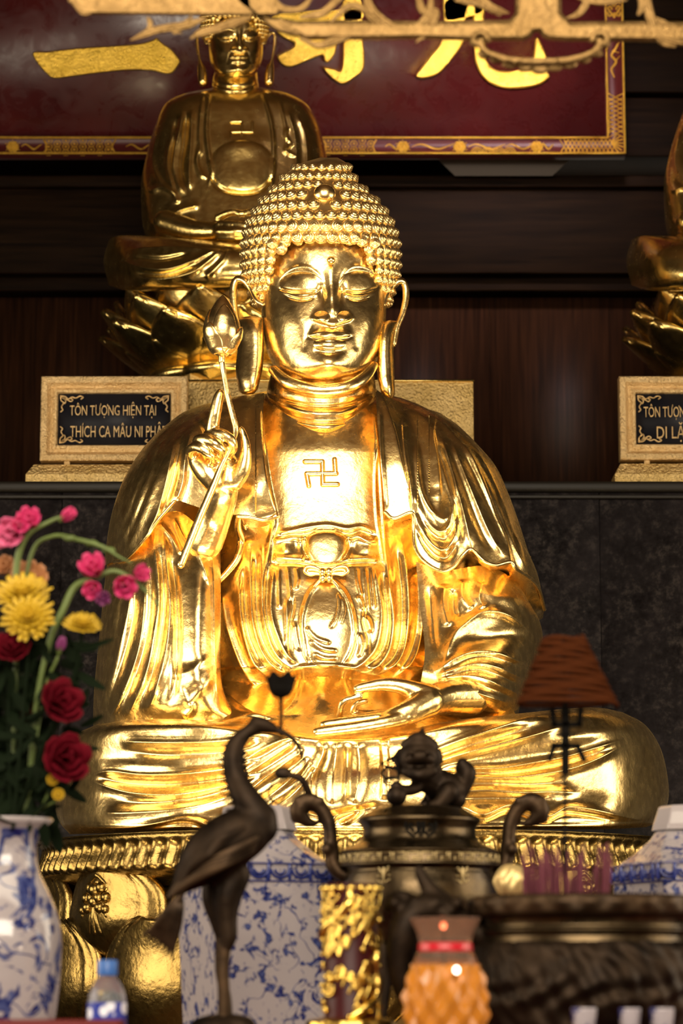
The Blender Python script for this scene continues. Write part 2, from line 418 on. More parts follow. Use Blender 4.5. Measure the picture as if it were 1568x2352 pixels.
# ================================================================ great seated statue
B=empty('buddha_statue',P(830,1915,7.8),'large shining gilt seated statue with snail-curl hair in the centre, right hand raised','statue')
G=M['gold']
# ---- inner torso: chest, belt, skirt folds
tf=[('S',5,5,[(600,915),(604,1000),(618,1100),(636,1190)],60),          # collar edges (left)
 ('R',4,5,[(600,915),(602,1000),(614,1100),(630,1195),(618,1240),(608,1310),(600,1400)]),
 ('R',4,5,[(857,925),(866,1000),(874,1090),(880,1180),(884,1250),(892,1320),(896,1400)]),
 ('R',3,4,[(868,1000),(862,1100),(866,1190),(872,1230),(883,1307)]),
 ('R',3,4,[(640,1190),(626,1180),(623,1228),(614,1307)]),
 ('R',3.5,5,[(632,1224),(665,1220),(700,1212),(750,1206),(795,1214),(830,1210),(862,1222)]),
 ('G',6,5,[(630,1236),(665,1229),(700,1226),(750,1216),(800,1226),(830,1220),(866,1234)]),
 ('R',7,6,[(626,1243),(650,1238),(676,1234),(697,1240)]),('R',7,6,[(803,1240),(820,1232),(845,1242),(868,1240)]),
 ('R',8,7,[(626,1280),(660,1282),(700,1284)]),('R',8,7,[(798,1284),(830,1284),(870,1284)]),
 ('G',9,5,[(622,1294),(680,1293),(750,1304),(810,1293),(874,1292)]),
 ('b',15,1,(749,1255,50,44)),('G',5,4,[(699,1235),(697,1262),(712,1287)]),('G',5,4,[(799,1235),(801,1262),(786,1287)]),
 ('b',6,0,(655,1262,14,16)),('b',6,0,(845,1262,16,18)),('b',-5,0,(680,1255,10,18)),('b',-5,0,(812,1256,9,20)),
 # U folds left
 ('C',12,9,[(506,1349),(519,1435),(554,1531),(586,1575),(628,1598),(670,1590)]),
 ('C',11,9,[(548,1334),(552,1404),(563,1467),(583,1524),(620,1562)]),
 ('C',10,8,[(576,1255),(576,1355),(582,1435),(603,1499),(640,1540),(680,1553)]),
 ('C',9,8,[(602,1250),(600,1330),(604,1403),(617,1467),(642,1515),(672,1536)]),
 ('C',8,7,[(628,1307),(622,1403),(640,1467),(660,1505),(690,1530)]),
 ('G',9,8,[(590,1270),(588,1350),(594,1440),(620,1505),(660,1545)]),
 ('G',8,7,[(562,1300),(563,1400),(575,1470),(606,1535)]),
 ('G',7,6,[(614,1307),(612,1400),(628,1470),(652,1512)]),
 # U folds right
 ('C',8,7,[(860,1301),(873,1371),(877,1419),(865,1483),(835,1522),(806,1538)]),
 ('C',9,8,[(890,1320),(903,1400),(903,1450),(893,1495),(868,1530),(828,1548)]),
 ('C',11,9,[(925,1240),(938,1350),(938,1430),(925,1500),(890,1540),(830,1560)]),
 ('C',10,9,[(972,1310),(974,1400),(964,1475),(945,1522),(900,1560)]),
 ('C',7,7,[(990,1320),(1000,1400),(998,1470),(975,1530)]),
 ('G',8,8,[(908,1250),(921,1360),(920,1450),(905,1510),(860,1548)]),
 ('G',9,9,[(955,1300),(957,1400),(950,1470),(925,1528),(880,1560)]),
 ('G',7,6,[(876,1310),(888,1390),(888,1450),(874,1500),(840,1533)]),
 # skirt pleats under the belt
 ('R',4,4,[(640,1305),(640,1350),(642,1400)]),('R',4,4,[(660,1303),(664,1340),(668,1380)]),('R',4,4,[(680,1303),(684,1330),(678,1355)]),
 ('R',4,4,[(818,1303),(822,1340),(830,1370)]),('R',4,4,[(838,1303),(842,1350),(846,1400)]),('R',4,4,[(854,1303),(856,1350),(860,1400)]),
 # cord loop and inner oval
 ('b',10,1,(752,1432,62,104)),
 ('R',6,4.5,[(736,1336),(712,1360),(697,1400),(692,1430),(696,1470),(702,1500),(713,1527)]),
 ('R',6,4.5,[(768,1336),(790,1360),(806,1395),(814,1440),(810,1480),(798,1510),(782,1530)]),
 ('R',4,4,[(775,1360),(779,1390),(772,1420),(756,1446)]),('R',3,4,[(785,1370),(790,1400),(780,1435)]),
 ('R',4,5,[(702,1440),(725,1465),(760,1478)]),('R',4,5,[(712,1470),(740,1490),(775,1495)]),('R',4,5,[(720,1500),(745,1512),(775,1512)]),
 ('g',5,4,[(672,1360),(672,1400),(664,1440),(666,1490),(676,1520)]),('r',5,5,[(662,1370),(658,1400),(660,1450),(655,1490)]),
 ('g',5,4,[(828,1360),(838,1390),(836,1430),(846,1470),(842,1510)]),('r',6,5,[(820,1365),(832,1385),(834,1405)]),('r',6,5,[(834,1410),(848,1432),(850,1455)]),
 ('r',5,6,[(676,1425),(680,1460),(690,1500)]),('r',5,5,[(822,1450),(830,1480),(822,1515)]),
 # bottom hem arc then hollow
 ('R',7,7,[(640,1556),(680,1537),(720,1530),(760,1529),(800,1534),(840,1548),(900,1556)]),
 # collar tab shadows
 ]
mb=MB()
rowloft(mb,[(905,600,862,7.92,.26,.2),(960,560,930,7.92,.30),(1040,500,990,7.9,.325),(1150,470,1010,7.9,.345),(1250,440,1040,7.9,.37),(1350,430,1050,7.88,.40),(1450,430,1050,7.87,.43),(1530,430,1060,7.86,.43),(1570,430,1060,7.86,.36),(1700,430,1060,7.86,.33)],
 nv=560,nu=560,folds=tf,ex=2.6,front_frac=.85)
mb.build('torso',G,B)
# shoulders and back mass behind the drapes
mb=MB()
rowloft(mb,[(893,640,820,7.95,.12,.1),(915,530,925,7.97,.19),(960,420,1015,7.98,.22),(1030,362,1080,8.0,.2),(1130,312,1140,8.0,.22),(1280,275,1185,8.0,.22),(1450,256,1200,8.0,.24),(1600,245,1195,8.0,.26),(1700,250,1180,8.0,.26)],nv=120,nu=160,ex=2.3)
mb.build('back',G,B)
# ---- neck with three rings
mb=MB()
nf=[('G',7,4,[(600,893),(640,915),(700,930),(750,933),(800,929),(850,910),(870,895)]),
 ('R',6,9,[(600,906),(640,930),(700,946),(750,949),(800,945),(850,926),(870,908)]),
 ('G',8,4,[(615,930),(650,955),(700,968),(750,971),(800,967),(840,948),(860,930)]),
 ('R',5,7,[(620,948),(660,972),(710,982),(760,984),(810,978),(845,958)]),
 ('R',6,12,[(600,870),(640,893),(700,908),(750,911),(800,906),(850,888),(870,870)])]
rowloft(mb,[(800,640,840,7.82,.10),(850,625,856,7.80,.14),(880,616,862,7.79,.165),(910,612,864,7.785,.18),(940,618,858,7.785,.19),(965,630,852,7.785,.195),(985,660,830,7.79,.19)],nv=140,nu=240,folds=nf,ex=2.1)
mb.build('neck',G,B)
# ---- embossed chest sign (raised bars)
mb=MB()
def ychest(x,y): return 7.9-np.interp(y,[1040,1150],[.325,.345])*(1-abs((x-740)/285)**2.6)**(1/2.6)
for a in([(700,1060),(735,1060),(740,1060),(741,1112)],[(741,1112),(775,1112)],[(704,1088),(772,1087)],[(770,1087),(768,1055)],[(704,1088),(709,1115)]):
    for (x0,y0),(x1,y1) in zip(a[:-1],a[1:]):
        n=6;tube(mb,[(x0+(x1-x0)*i/n,y0+(y1-y0)*i/n,float(ychest(x0+(x1-x0)*i/n,y0+(y1-y0)*i/n))-.003,6) for i in range(n+1)],8)
mb.build('chest_emblem',G,B)
# ---- bow on the cord
mb=MB()
yb=7.475
for sx in(-1,1):
    for q in([(8,-2),(26,-13),(44,-14),(50,-4),(38,4),(22,2),(8,4)],[(8,0),(26,-7),(40,-7),(42,-1),(28,0),(10,2)]):
        tube(mb,[(749+sx*a,1316+b,yb-.012,3.6) for a,b in q],10,40)
    tube(mb,[(749+sx*6,1326,yb-.012,5),(749+sx*22,1342,yb,5),(749+sx*34,1358,yb+.005,4)],8,10)
for dx,dy,r in((-9,-4,9),(6,-5,9),(-8,10,9),(7,10,9)): ball(mb,P(749+dx,1318+dy,yb-.014),r*S(yb),14,10,(1,1,1.1))
mb.build('bow',G,B)
# ---- right-hand drape (viewer's right): cloak falling from the shoulder
rf=[('S',5,4,[(946,1180),(939,1106),(928,1038),(922,955)],70),
 ('R',5,5,[(872,935),(876,1061),(886,1173)]),('R',3.5,5,[(925,960),(930,1040),(941,1106),(948,1173)]),
 ('S',-7,4,[(1004,950),(998,988),(1003,1030),(1010,1080),(1014,1140)],40),
 ('r',5,6,[(960,1010),(958,1060),(968,1128),(991,1173),(1020,1192),(1038,1170)]),
 ('r',6,7,[(948,1100),(958,1160),(977,1200),(1009,1221),(1036,1200),(1042,1133),(1032,1083)]),
 ('r',7,7,[(950,1160),(962,1212),(991,1250),(1020,1262),(1045,1230),(1052,1170)]),
 ('g',7,7,[(950,1140),(966,1185),(992,1222),(1020,1238),(1040,1212),(1048,1160)]),
 ('g',7,7,[(952,1190),(972,1240),(1000,1275),(1028,1280),(1052,1240)]),
 ('b',-10,0,(1010,1150,16,30)),
 ('C',10,9,[(1013,1002),(1040,1083),(1063,1169),(1076,1225),(1084,1262)]),
 ('C',9,9,[(1036,1010),(1086,1133),(1122,1219),(1160,1282)]),
 ('C',9,8,[(1068,1020),(1113,1097),(1153,1187),(1185,1264),(1216,1316)]),
 ('C',6,7,[(1095,1030),(1140,1115),(1175,1200),(1205,1270),(1232,1330)]),
 ('g',9,10,[(1024,1010),(1062,1110),(1095,1200),(1130,1275)]),
 ('g',8,9,[(1052,1015),(1100,1115),(1140,1205),(1180,1290)]),
 ('g',8,8,[(1085,1030),(1130,1110),(1165,1195),(1200,1280)]),
 ('g',8,6,[(1000,1010),(1028,1090),(1050,1180),(1062,1260)])]
mb=MB()
patch(mb,[(862,893,7.74),(890,912,7.76),(925,925,7.82),(975,938,7.84),(1010,948,7.88)],
 [(884,1176,7.60),(905,1191,7.60),(946,1178,7.60),(948,1210,7.6),(952,1255,7.59),(975,1290,7.58),(1012,1311,7.57),(1040,1302,7.55),(1063,1275,7.55),(1083,1262,7.56),(1108,1286,7.56),(1135,1298,7.58),(1171,1291,7.6),(1184,1306,7.63),(1214,1326,7.66),(1250,1400,7.76)],
 [(866,961,7.66),(874,1061,7.60)],[(1054,979,7.82),(1104,1029,7.785),(1140,1074,7.765),(1167,1133,7.755),(1190,1196,7.75),(1212,1264,7.75),(1235,1322,7.755)],
 nu=420,nv=440,bulge=.16,edges='R',ew=.38,folds=rf,thick=.03)
mb.build('cloak',G,B)
# wavy rolled rim and the turned-under lining
hem=[(884,1176,7.60),(905,1191,7.59),(946,1178,7.59),(949,1215,7.595),(953,1258,7.58),(975,1290,7.56),(1012,1311,7.54),(1040,1302,7.53),(1063,1275,7.52),(1083,1262,7.52),(1108,1286,7.51),(1135,1298,7.52),(1171,1291,7.53),(1184,1306,7.54),(1214,1326,7.60),(1236,1350,7.68),(1250,1400,7.75)]
mb=MB()
hem=[(x_,y_,d_-.155*float(smooth_prof(np.array((1252-x_)/372.),.38))) for x_,y_,d_ in hem]
hb=[(884,1178,7.62),(905,1212,7.66),(948,1200,7.66),(951,1270,7.66),(965,1306,7.65),(985,1325,7.65),(1018,1342,7.64),(1040,1330,7.64),(1063,1314,7.63),(1083,1312,7.63),(1108,1322,7.63),(1140,1331,7.63),(1168,1350,7.64),(1194,1377,7.66),(1215,1405,7.7),(1232,1425,7.76),(1246,1420,7.84)]
for i in range(1): 
    a=crom(hem,220);b=crom(hb,220);u=np.linspace(0,1,14)[None,:,None]
    g=a[:,None]*(1-u)+b[:,None]*u;g[...,2]+=.02*np.sin(u[...,0]*PI)
    mb.grid(PN(g[...,0],g[...,1],g[...,2]),flip=True)
tube(mb,[(x,y,d-.008,4.5) for x,y,d in hem],10,240)
mb.build('lining',G,B)
# ---- lower sleeve, viewer's right
sf=[('C',13,10,[(1020,1520),(1040,1465),(1063,1436),(1113,1404),(1167,1413),(1212,1447),(1240,1485)]),
 ('C',8,9,[(1022,1340),(1018,1390),(1030,1440)]),('C',8,9,[(1060,1330),(1062,1370),(1085,1400)]),('C',6,9,[(1110,1335),(1100,1370),(1113,1398)]),
 ('b',-26,0,(1140,1462,66,26,-8)),('b',8,0,(1190,1500,40,30)),('b',12,0,(1150,1370,60,26,20)),
 ('C',10,8,[(995,1544),(1063,1503),(1120,1494),(1176,1512),(1225,1530)]),
 ('C',10,8,[(1000,1552),(1086,1524),(1140,1532),(1210,1562)]),
 ('C',9,7,[(1005,1560),(1060,1552),(1108,1557),(1195,1596)]),
 ('C',8,7,[(1000,1566),(1050,1575),(1113,1598),(1176,1618)]),
 ('g',8,7,[(1020,1545),(1080,1512),(1140,1512),(1200,1535)]),('g',8,7,[(1010,1558),(1080,1540),(1130,1546),(1200,1580)]),
 ('g',7,7,[(1010,1565),(1080,1568),(1140,1588),(1190,1608)]),
 ('g',9,8,[(1040,1350),(1042,1400),(1052,1425)]),('g',8,9,[(985,1340),(992,1420),(1000,1500)])]
mb=MB()
patch(mb,[(955,1290,7.66),(1020,1310,7.64),(1110,1300,7.64),(1180,1330,7.7),(1215,1380,7.8)],[(960,1600,7.5),(1030,1605,7.42),(1110,1632,7.42),(1160,1640,7.5),(1188,1630,7.62)],
 [(965,1400,7.6),(975,1500,7.54)],[(1240,1430,7.76),(1246,1480,7.76),(1234,1540,7.74),(1212,1590,7.7)],nu=300,nv=320,bulge=.16,edges='RB',ew=.42,ewv=.22,folds=sf,thick=.1)
mb.build('sleeve',G,B)
# ---- left cloak (viewer's left): shoulder part then long hanging sleeve
lf=[('S',6,4,[(600,935),(602,1000),(612,1090),(634,1180)],60),
 ('C',9,7,[(404,990),(392,1050),(380,1110),(360,1180),(330,1240)]),('C',10,9,[(374,1010),(352,1065),(325,1125),(296,1200),(270,1262)]),
 ('C',9,9,[(440,985),(425,1050),(418,1110),(400,1160)]),('C',7,8,[(345,1040),(318,1105),(290,1175),(262,1240)]),
 ('C',6,8,[(390,1010),(365,1080),(345,1130),(312,1215),(288,1275)]),
 ('g',9,8,[(390,1000),(366,1060),(342,1120),(314,1190),(285,1262)]),('g',8,7,[(422,990),(407,1060),(392,1120),(370,1180)]),
 ('g',9,8,[(360,1030),(336,1090),(308,1160),(276,1240)]),
 ('g',6,7,[(455,960),(500,945),(540,935)]),('b',8,0,(520,1050,60,80)),('b',12,0,(590,1130,30,50)),
 ('g',7,6,[(440,960),(470,985),(480,1030)])]
mb=MB()
patch(mb,[(480,926,7.87),(520,916,7.86),(560,908,7.82),(606,903,7.76)],
 [(238,1300,7.82),(262,1290,7.75),(291,1282,7.68),(336,1234,7.63),(362,1195,7.62),(400,1152,7.62),(440,1160,7.61),(500,1180,7.59),(550,1183,7.58),(590,1190,7.58),(636,1186,7.58)],
 [(430,942,7.86),(395,965,7.82),(345,1010,7.79),(300,1070,7.77),(272,1130,7.77),(252,1200,7.79)],[(603,1000,7.64),(613,1090,7.58)],
 nu=420,nv=360,bulge=.16,edges='L',ew=.38,folds=lf,thick=.03)
hl=[(262,1290,7.66),(291,1282,7.56),(336,1234,7.475),(362,1195,7.455),(400,1152,7.455)]
tube(mb,[(x,y,d-.004,4) for x,y,d in hl],10,60)
mb.build('cloak',G,B)
mb=MB() # lapel tab (turned hem) on viewer's left
patch(mb,[(548,1182,7.43),(575,1186,7.43),(600,1192,7.43),(634,1186,7.44)],[(566,1215,7.6),(585,1222,7.6),(610,1218,7.6),(622,1205,7.6)],[(556,1200,7.52)],[(630,1196,7.52)],nu=40,nv=30,bulge=-.02,edges='',thick=.03)
tube(mb,[(546,1186,7.42,5),(575,1188,7.42,5),(605,1194,7.42,5),(636,1186,7.43,5)],10,40)
tube(mb,[(548,1184,7.44,6),(546,1210,7.5,8),(553,1240,7.56,9),(545,1280,7.55,9),(520,1315,7.54,8),(490,1345,7.53,7)],12,60)
tube(mb,[(560,1200,7.58,8),(572,1240,7.6,10),(566,1290,7.6,10),(540,1330,7.58,10),(505,1365,7.58,8)],12,60)
mb.build('lapel',G,B)
vf=[('C',13,10,[(349,1227),(362,1321),(365,1386),(352,1463),(336,1544),(291,1650)]),
 ('C',13,10,[(375,1214),(384,1320),(390,1398),(380,1500),(356,1590),(335,1640)]),
 ('C',11,9,[(330,1263),(332,1366),(317,1495),(278,1602),(246,1657)]),
 ('C',10,9,[(300,1340),(294,1400),(275,1479),(250,1560),(225,1650)]),
 ('C',8,9,[(268,1350),(258,1430),(243,1510),(228,1600)]),
 ('g',11,8,[(340,1260),(348,1360),(340,1450),(316,1540),(272,1640)]),('g',11,8,[(364,1230),(375,1330),(376,1400),(364,1490),(342,1570),(312,1640)]),
 ('g',9,8,[(312,1330),(306,1420),(288,1500),(262,1580),(238,1640)]),('g',8,8,[(283,1350),(274,1430),(258,1510),(240,1580)]),
 ('g',10,8,[(378,1250),(399,1320),(407,1390),(408,1480),(403,1570),(380,1640)]),
 ('b',14,0,(440,1420,34,120)),('C',9,6,[(483,1215),(492,1330),(494,1450),(497,1560),(505,1620)]),
 ('C',8,5,[(400,1190),(425,1240),(450,1262),(468,1300),(481,1345)]),('C',7,5,[(365,1200),(395,1235),(418,1275)]),
 ('r',4,9,[(485,1505),(450,1530),(412,1550),(400,1565)]),('r',4,9,[(404,1555),(420,1592),(434,1612),(460,1588),(480,1566),(486,1525)]),
 ('b',-7,0,(425,1520,24,20)),('b',8,0,(450,1560,30,26)),('r',6,9,[(436,1612),(440,1630),(420,1650)])]
mb=MB()
patch(mb,[(250,1255,7.82),(291,1262,7.68),(336,1222,7.62),(362,1188,7.60),(410,1175,7.62),(460,1210,7.56),(505,1230,7.57)],
 [(214,1682,7.76),(250,1668,7.66),(320,1660,7.56),(420,1658,7.46),(500,1652,7.46),(575,1642,7.5)],
 [(240,1340,7.8),(234,1400,7.78),(224,1500,7.78),(215,1600,7.77)],[(507,1330,7.5),(507,1450,7.46),(508,1560,7.44),(530,1620,7.46)],
 nu=380,nv=440,bulge=.09,edges='LR',ew=.18,folds=vf,thick=.12)
mb.build('sleeve',G,B)
# ---- legs
gf=[('C',13,10,[(273,1704),(400,1706),(510,1702),(600,1690)]),('g',8,9,[(270,1716),(345,1730),(430,1732),(510,1728),(600,1712)]),
 ('b',12,0,(330,1760,110,14,2)),
 ('C',15,9,[(200,1784),(248,1772),(320,1779),(410,1778),(510,1767),(600,1745)]),('C',15,9,[(200,1788),(235,1803),(300,1820),(380,1825),(450,1818),(520,1804),(600,1780)]),
 ('g',13,9,[(215,1787),(300,1800),(400,1802),(510,1790),(600,1768)]),
 ('C',11,10,[(230,1868),(300,1866),(394,1859),(470,1846),(550,1820)]),('g',9,9,[(250,1842),(350,1846),(460,1832),(560,1800)]),
 ('C',8,6,[(160,1900),(287,1902),(350,1893),(418,1879),(450,1884),(500,1900),(600,1898)]),('G',7,5,[(160,1908),(290,1908),(420,1892),(500,1910)]),
 # diagonal folds at centre-left
 ('C',11,8,[(555,1748),(600,1722),(645,1700),(690,1690)]),('C',11,8,[(556,1782),(600,1754),(640,1728),(680,1702)]),
 ('C',11,8,[(560,1825),(610,1785),(655,1752),(700,1722)]),('C',10,8,[(590,1850),(640,1812),(680,1778),(712,1740)]),
 ('C',9,8,[(620,1862),(665,1830),(700,1795),(722,1760)]),
 # centre hanging cloth
 ('C',11,8,[(735,1700),(742,1725),(728,1760),(716,1790),(712,1840)]),('C',9,8,[(775,1700),(770,1740),(764,1790),(762,1850)]),
 ('C',9,9,[(820,1700),(826,1750),(824,1800),(812,1850)]),('g',8,9,[(798,1700),(796,1760),(790,1850)]),('S',9,5,[(874,1840),(876,1760),(872,1694)],50),
 ('C',8,6,[(690,1862),(740,1874),(800,1866),(870,1850)]),('b',14,0,(770,1790,70,70)),
 ('R',9,6,[(755,1897),(775,1872),(810,1860),(826,1862),(808,1880),(780,1895)]),
 # viewer's right leg
 ('C',16,11,[(960,1740),(1060,1700),(1141,1672),(1210,1648),(1260,1640)]),('C',12,9,[(940,1770),(1060,1732),(1141,1711),(1220,1690),(1290,1668)]),
 ('g',11,9,[(960,1752),(1060,1716),(1150,1692),(1230,1668)]),
 ('C',13,8,[(1000,1772),(1076,1766),(1150,1764),(1222,1752),(1300,1738),(1370,1718),(1433,1698)]),('C',13,8,[(1000,1790),(1079,1786),(1150,1786),(1222,1781),(1300,1768),(1365,1746),(1439,1708)]),
 ('g',10,7,[(1010,1780),(1090,1776),(1180,1774),(1270,1758),(1350,1735),(1415,1712)]),
 ('b',14,0,(1340,1690,90,20,-8)),('C',10,9,[(1040,1818),(1120,1815),(1200,1820),(1260,1818),(1335,1821)]),('g',9,9,[(1030,1802),(1120,1799),(1220,1802),(1320,1795)]),
 ('g',8,9,[(1040,1836),(1150,1834),(1280,1838)]),('b',8,0,(1390,1850,70,24)),
 ('C',8,6,[(940,1872),(1000,1858),(1060,1853),(1109,1870),(1167,1848),(1200,1856),(1260,1874),(1303,1853),(1351,1857),(1416,1872),(1470,1884)]),
 ('G',7,5,[(1060,1866),(1109,1884),(1170,1862),(1250,1885),(1303,1868),(1420,1886)]),
 ('b',20,0,(1440,1770,70,90)),('b',14,0,(210,1780,60,90))]
mb=MB()
patch(mb,[(222,1664,7.55),(330,1652,7.45),(460,1654,7.34),(620,1672,7.32),(760,1690,7.30),(900,1682,7.32),(1040,1655,7.34),(1180,1640,7.42),(1300,1628,7.5),(1370,1625,7.6),(1430,1636,7.68)],
 [(160,1916,7.62),(260,1914,7.42),(420,1910,7.3),(600,1910,7.26),(800,1910,7.26),(1000,1908,7.26),(1200,1905,7.32),(1380,1905,7.44),(1484,1900,7.6)],
 [(168,1692,7.66),(136,1750,7.74),(126,1820,7.76),(132,1880,7.7)],[(1480,1664,7.74),(1515,1715,7.78),(1532,1780,7.8),(1534,1840,7.78),(1512,1885,7.7)],
 nu=760,nv=300,bulge=.24,edges='LRTB',ew=.12,ewv=.42,pe=2.5,folds=gf,thick=.75)
mb.build('crossed_legs',G,B)
# lap cloth between torso and legs
mb=MB()
kf=[('b',26,0,(738,1590,42,46)),('R',8,6,[(690,1545),(685,1580),(670,1615),(640,1640)]),('R',8,6,[(790,1545),(800,1580),(812,1610)]),
 ('C',9,8,[(500,1560),(530,1600),(580,1632),(640,1642),(700,1640)]),('C',8,8,[(520,1590),(560,1625),(620,1650)]),('R',6,6,[(430,1650),(500,1655),(578,1640),(640,1652)]),
 ('R',6,5,[(930,1560),(1000,1580),(1060,1600),(1150,1640)])]
patch(mb,[(420,1560,7.62),(600,1545,7.56),(740,1535,7.52),(900,1545,7.56),(1120,1570,7.62)],[(300,1690,7.34),(520,1696,7.26),(760,1712,7.22),(960,1700,7.24),(1200,1670,7.34)],
 [(380,1620,7.5)],[(1170,1620,7.5)],nu=360,nv=140,bulge=.0,edges='',folds=kf,thick=.1)
mb.build('lap_cloth',G,B)
# ================= head
FX=765
hf=[('b',8,0,(745,590,120,70)),
 # brows and sockets
 ('r',3,6,[(636,662),(644,640),(660,624),(680,615),(702,614),(722,624),(738,642),(748,668),(750,690)]),
 ('r',3,6,[(876,655),(866,634),(850,620),(830,613),(810,614),(793,626),(783,644),(776,668),(775,690)]),
 ('b',-10,0,(690,650,48,29)),('b',-10,0,(824,648,44,29)),('b',-7,0,(741,672,9,20)),('b',-7,0,(783,672,8,20)),
 ('b',13,2,(692,652,50,28)),('b',13,2,(824,650,46,28)),
 ('g',6,3.5,[(634,662),(668,669),(700,671),(734,668)]),('g',6,3.5,[(780,668),(810,672),(838,670),(872,659)]),
 ('r',3.5,3.5,[(642,667),(676,680),(704,682),(732,674)]),('r',3.5,3.5,[(784,674),(812,683),(838,680),(866,668)]),
 ('g',3,3.5,[(655,680),(690,689),(724,683)]),('g',3,3.5,[(794,683),(820,689),(852,682)]),
 # nose
 ('b',6,0,(761,640,15,34)),('b',9,0,(763,680,16,30)),('b',6,0,(764,700,26,30)),('b',9,0,(765,713,17,15)),('b',8,2,(739,728,19,14)),('b',8,2,(791,728,18,14)),
 ('s',12,5,[(818,730),(796,739),(780,744),(765,748),(750,745),(734,740),(708,730)],22),
 # cheeks, muzzle
 ('b',9,0,(668,726,46,46)),('b',9,0,(848,726,38,46)),('b',13,0,(757,786,58,42)),
 ('g',2.2,7,[(720,735),(710,757),(702,785),(698,812)]),('g',2.2,7,[(801,735),(810,757),(817,785),(820,812)]),
 ('b',-3,0,(761,753,8,8)),
 # lips
 ('r',3,5,[(704,770),(728,763),(745,759),(760,762),(776,759),(792,763),(812,769)]),
 ('b',7,2,(757,771,48,13)),('g',5,4,[(700,773),(728,777),(745,778),(760,776),(776,778),(792,777),(816,771)]),
 ('b',7,2,(757,790,38,14)),('g',3.5,6,[(715,802),(740,808),(757,810),(776,808),(800,802)]),
 # chin
 ('b',14,0,(758,834,36,22)),('b',5,0,(757,845,70,30))]
mb=MB()
rowloft(mb,[(470,640,850,7.8,.15,.18),(530,604,884,7.79,.195),(600,598,888,7.785,.205),(700,599,887,7.78,.21),(750,603,885,7.775,.215),(800,611,877,7.77,.215),(835,625,862,7.765,.21),(862,646,842,7.76,.19),(882,675,812,7.76,.155),(892,705,785,7.76,.10)],
 nv=520,nu=520,folds=hf,ex=2.25,front_frac=.86)
ball(mb,P(760,598,7.545),10*S(7.55),20,14)
# lower jaw roll
tube(mb,[(628,850,7.66,12),(660,878,7.61,16),(705,893,7.59,17),(750,897,7.585,17),(800,889,7.59,17),(835,868,7.62,15),(858,840,7.67,11)],16,60)
mb.build('head',G,B)
# ears
def ear(name,rim,lobe,Yl):
    mb=MB()
    tube(mb,rim,12,70)
    patch(mb,*lobe,nu=50,nv=120,bulge=.045,edges='LRTB',ew=.5,ewv=.25,thick=.03)
    return mb.build(name,G,B)
ear('ear',[(606,700,7.72,6),(590,690,7.73,7),(578,665,7.75,8),(562,645,7.76,9),(545,642,7.77,9),(536,660,7.77,9),(537,700,7.76,8),(545,745,7.75,7),(552,785,7.74,7),(553,810,7.73,8)],
 ([(543,735,7.745),(560,728,7.73),(580,726,7.72),(604,730,7.71)],[(548,898,7.70),(560,906,7.69),(580,906,7.68),(592,894,7.68)],[(546,790,7.74),(541,850,7.72)],[(606,780,7.70),(604,840,7.69)]),7.7)
ear('ear',[(880,700,7.72,6),(886,680,7.73,7),(898,658,7.75,8),(914,645,7.76,9),(928,652,7.77,8),(932,680,7.77,8),(924,720,7.76,7),(912,750,7.75,7),(904,790,7.74,7)],
 ([(872,745,7.71),(885,738,7.72),(898,735,7.73),(912,738,7.745)],[(876,908,7.68),(886,917,7.69),(898,917,7.69),(907,906,7.70)],[(868,800,7.70),(866,860,7.69)],[(904,790,7.73),(905,850,7.72)]),7.7)
# inner ear folds
# hair cap
HR=np.array([(362,735,775,7.80,.03),(376,690,797,7.80,.09),(395,662,806,7.80,.12),(420,640,822,7.80,.15),(445,616,846,7.8,.185),(480,590,878,7.8,.225),(520,570,900,7.79,.25),(560,561,911,7.79,.25),(620,560,913,7.80,.235),(660,571,905,7.81,.20),(695,585,894,7.82,.15)],float)
def hline(y):                     # where the hairline runs beside the face
    return np.maximum(597,642-(y-546)*.45),np.minimum(889,852+(y-546)*.35)
def hmask(px,py,Y):
    a,b=hline(py);return np.where((py>548)&(px>a)&(px<b)&(Y<7.75),np.maximum(Y,7.60+np.minimum(.06,(py-548)*.004)),Y)
def hairpt(y,th):
    v=[pch(HR[:,0],HR[:,i],np.atleast_1d(float(y)))[0] for i in(1,2,3,4)]
    x=(v[0]+v[1])/2+(v[1]-v[0])/2*math.cos(th);Y=v[2]-v[3]*math.sin(th)
    return x,Y
mb=MB()
rowloft(mb,HR.tolist(),nv=90,nu=120,ymod=hmask)
mb.build('hair',M['gold_hair'],B)
cb=MB()
def curl(mb,p,nrm,r):
    z=Vector(nrm).normalized();q=z.to_track_quat('Z','Y').to_matrix()
    prof=[(1.05,-.4),(1.02,.08),(.94,.26),(.84,.33),(.76,.32),(.69,.42),(.59,.56),(.50,.60),(.42,.60),(.39,.67),(.30,.76),(.16,.82),(.01,.84)]
    n=12;th=np.linspace(0,2*PI,n,endpoint=False)
    V=np.array([[a*math.cos(t),a*math.sin(t),h] for a,h in prof for t in th]).reshape(len(prof),n,3)*r
    V=V@np.array(q).T+np.array(p)
    mb.grid(V,cv=True,flip=False)
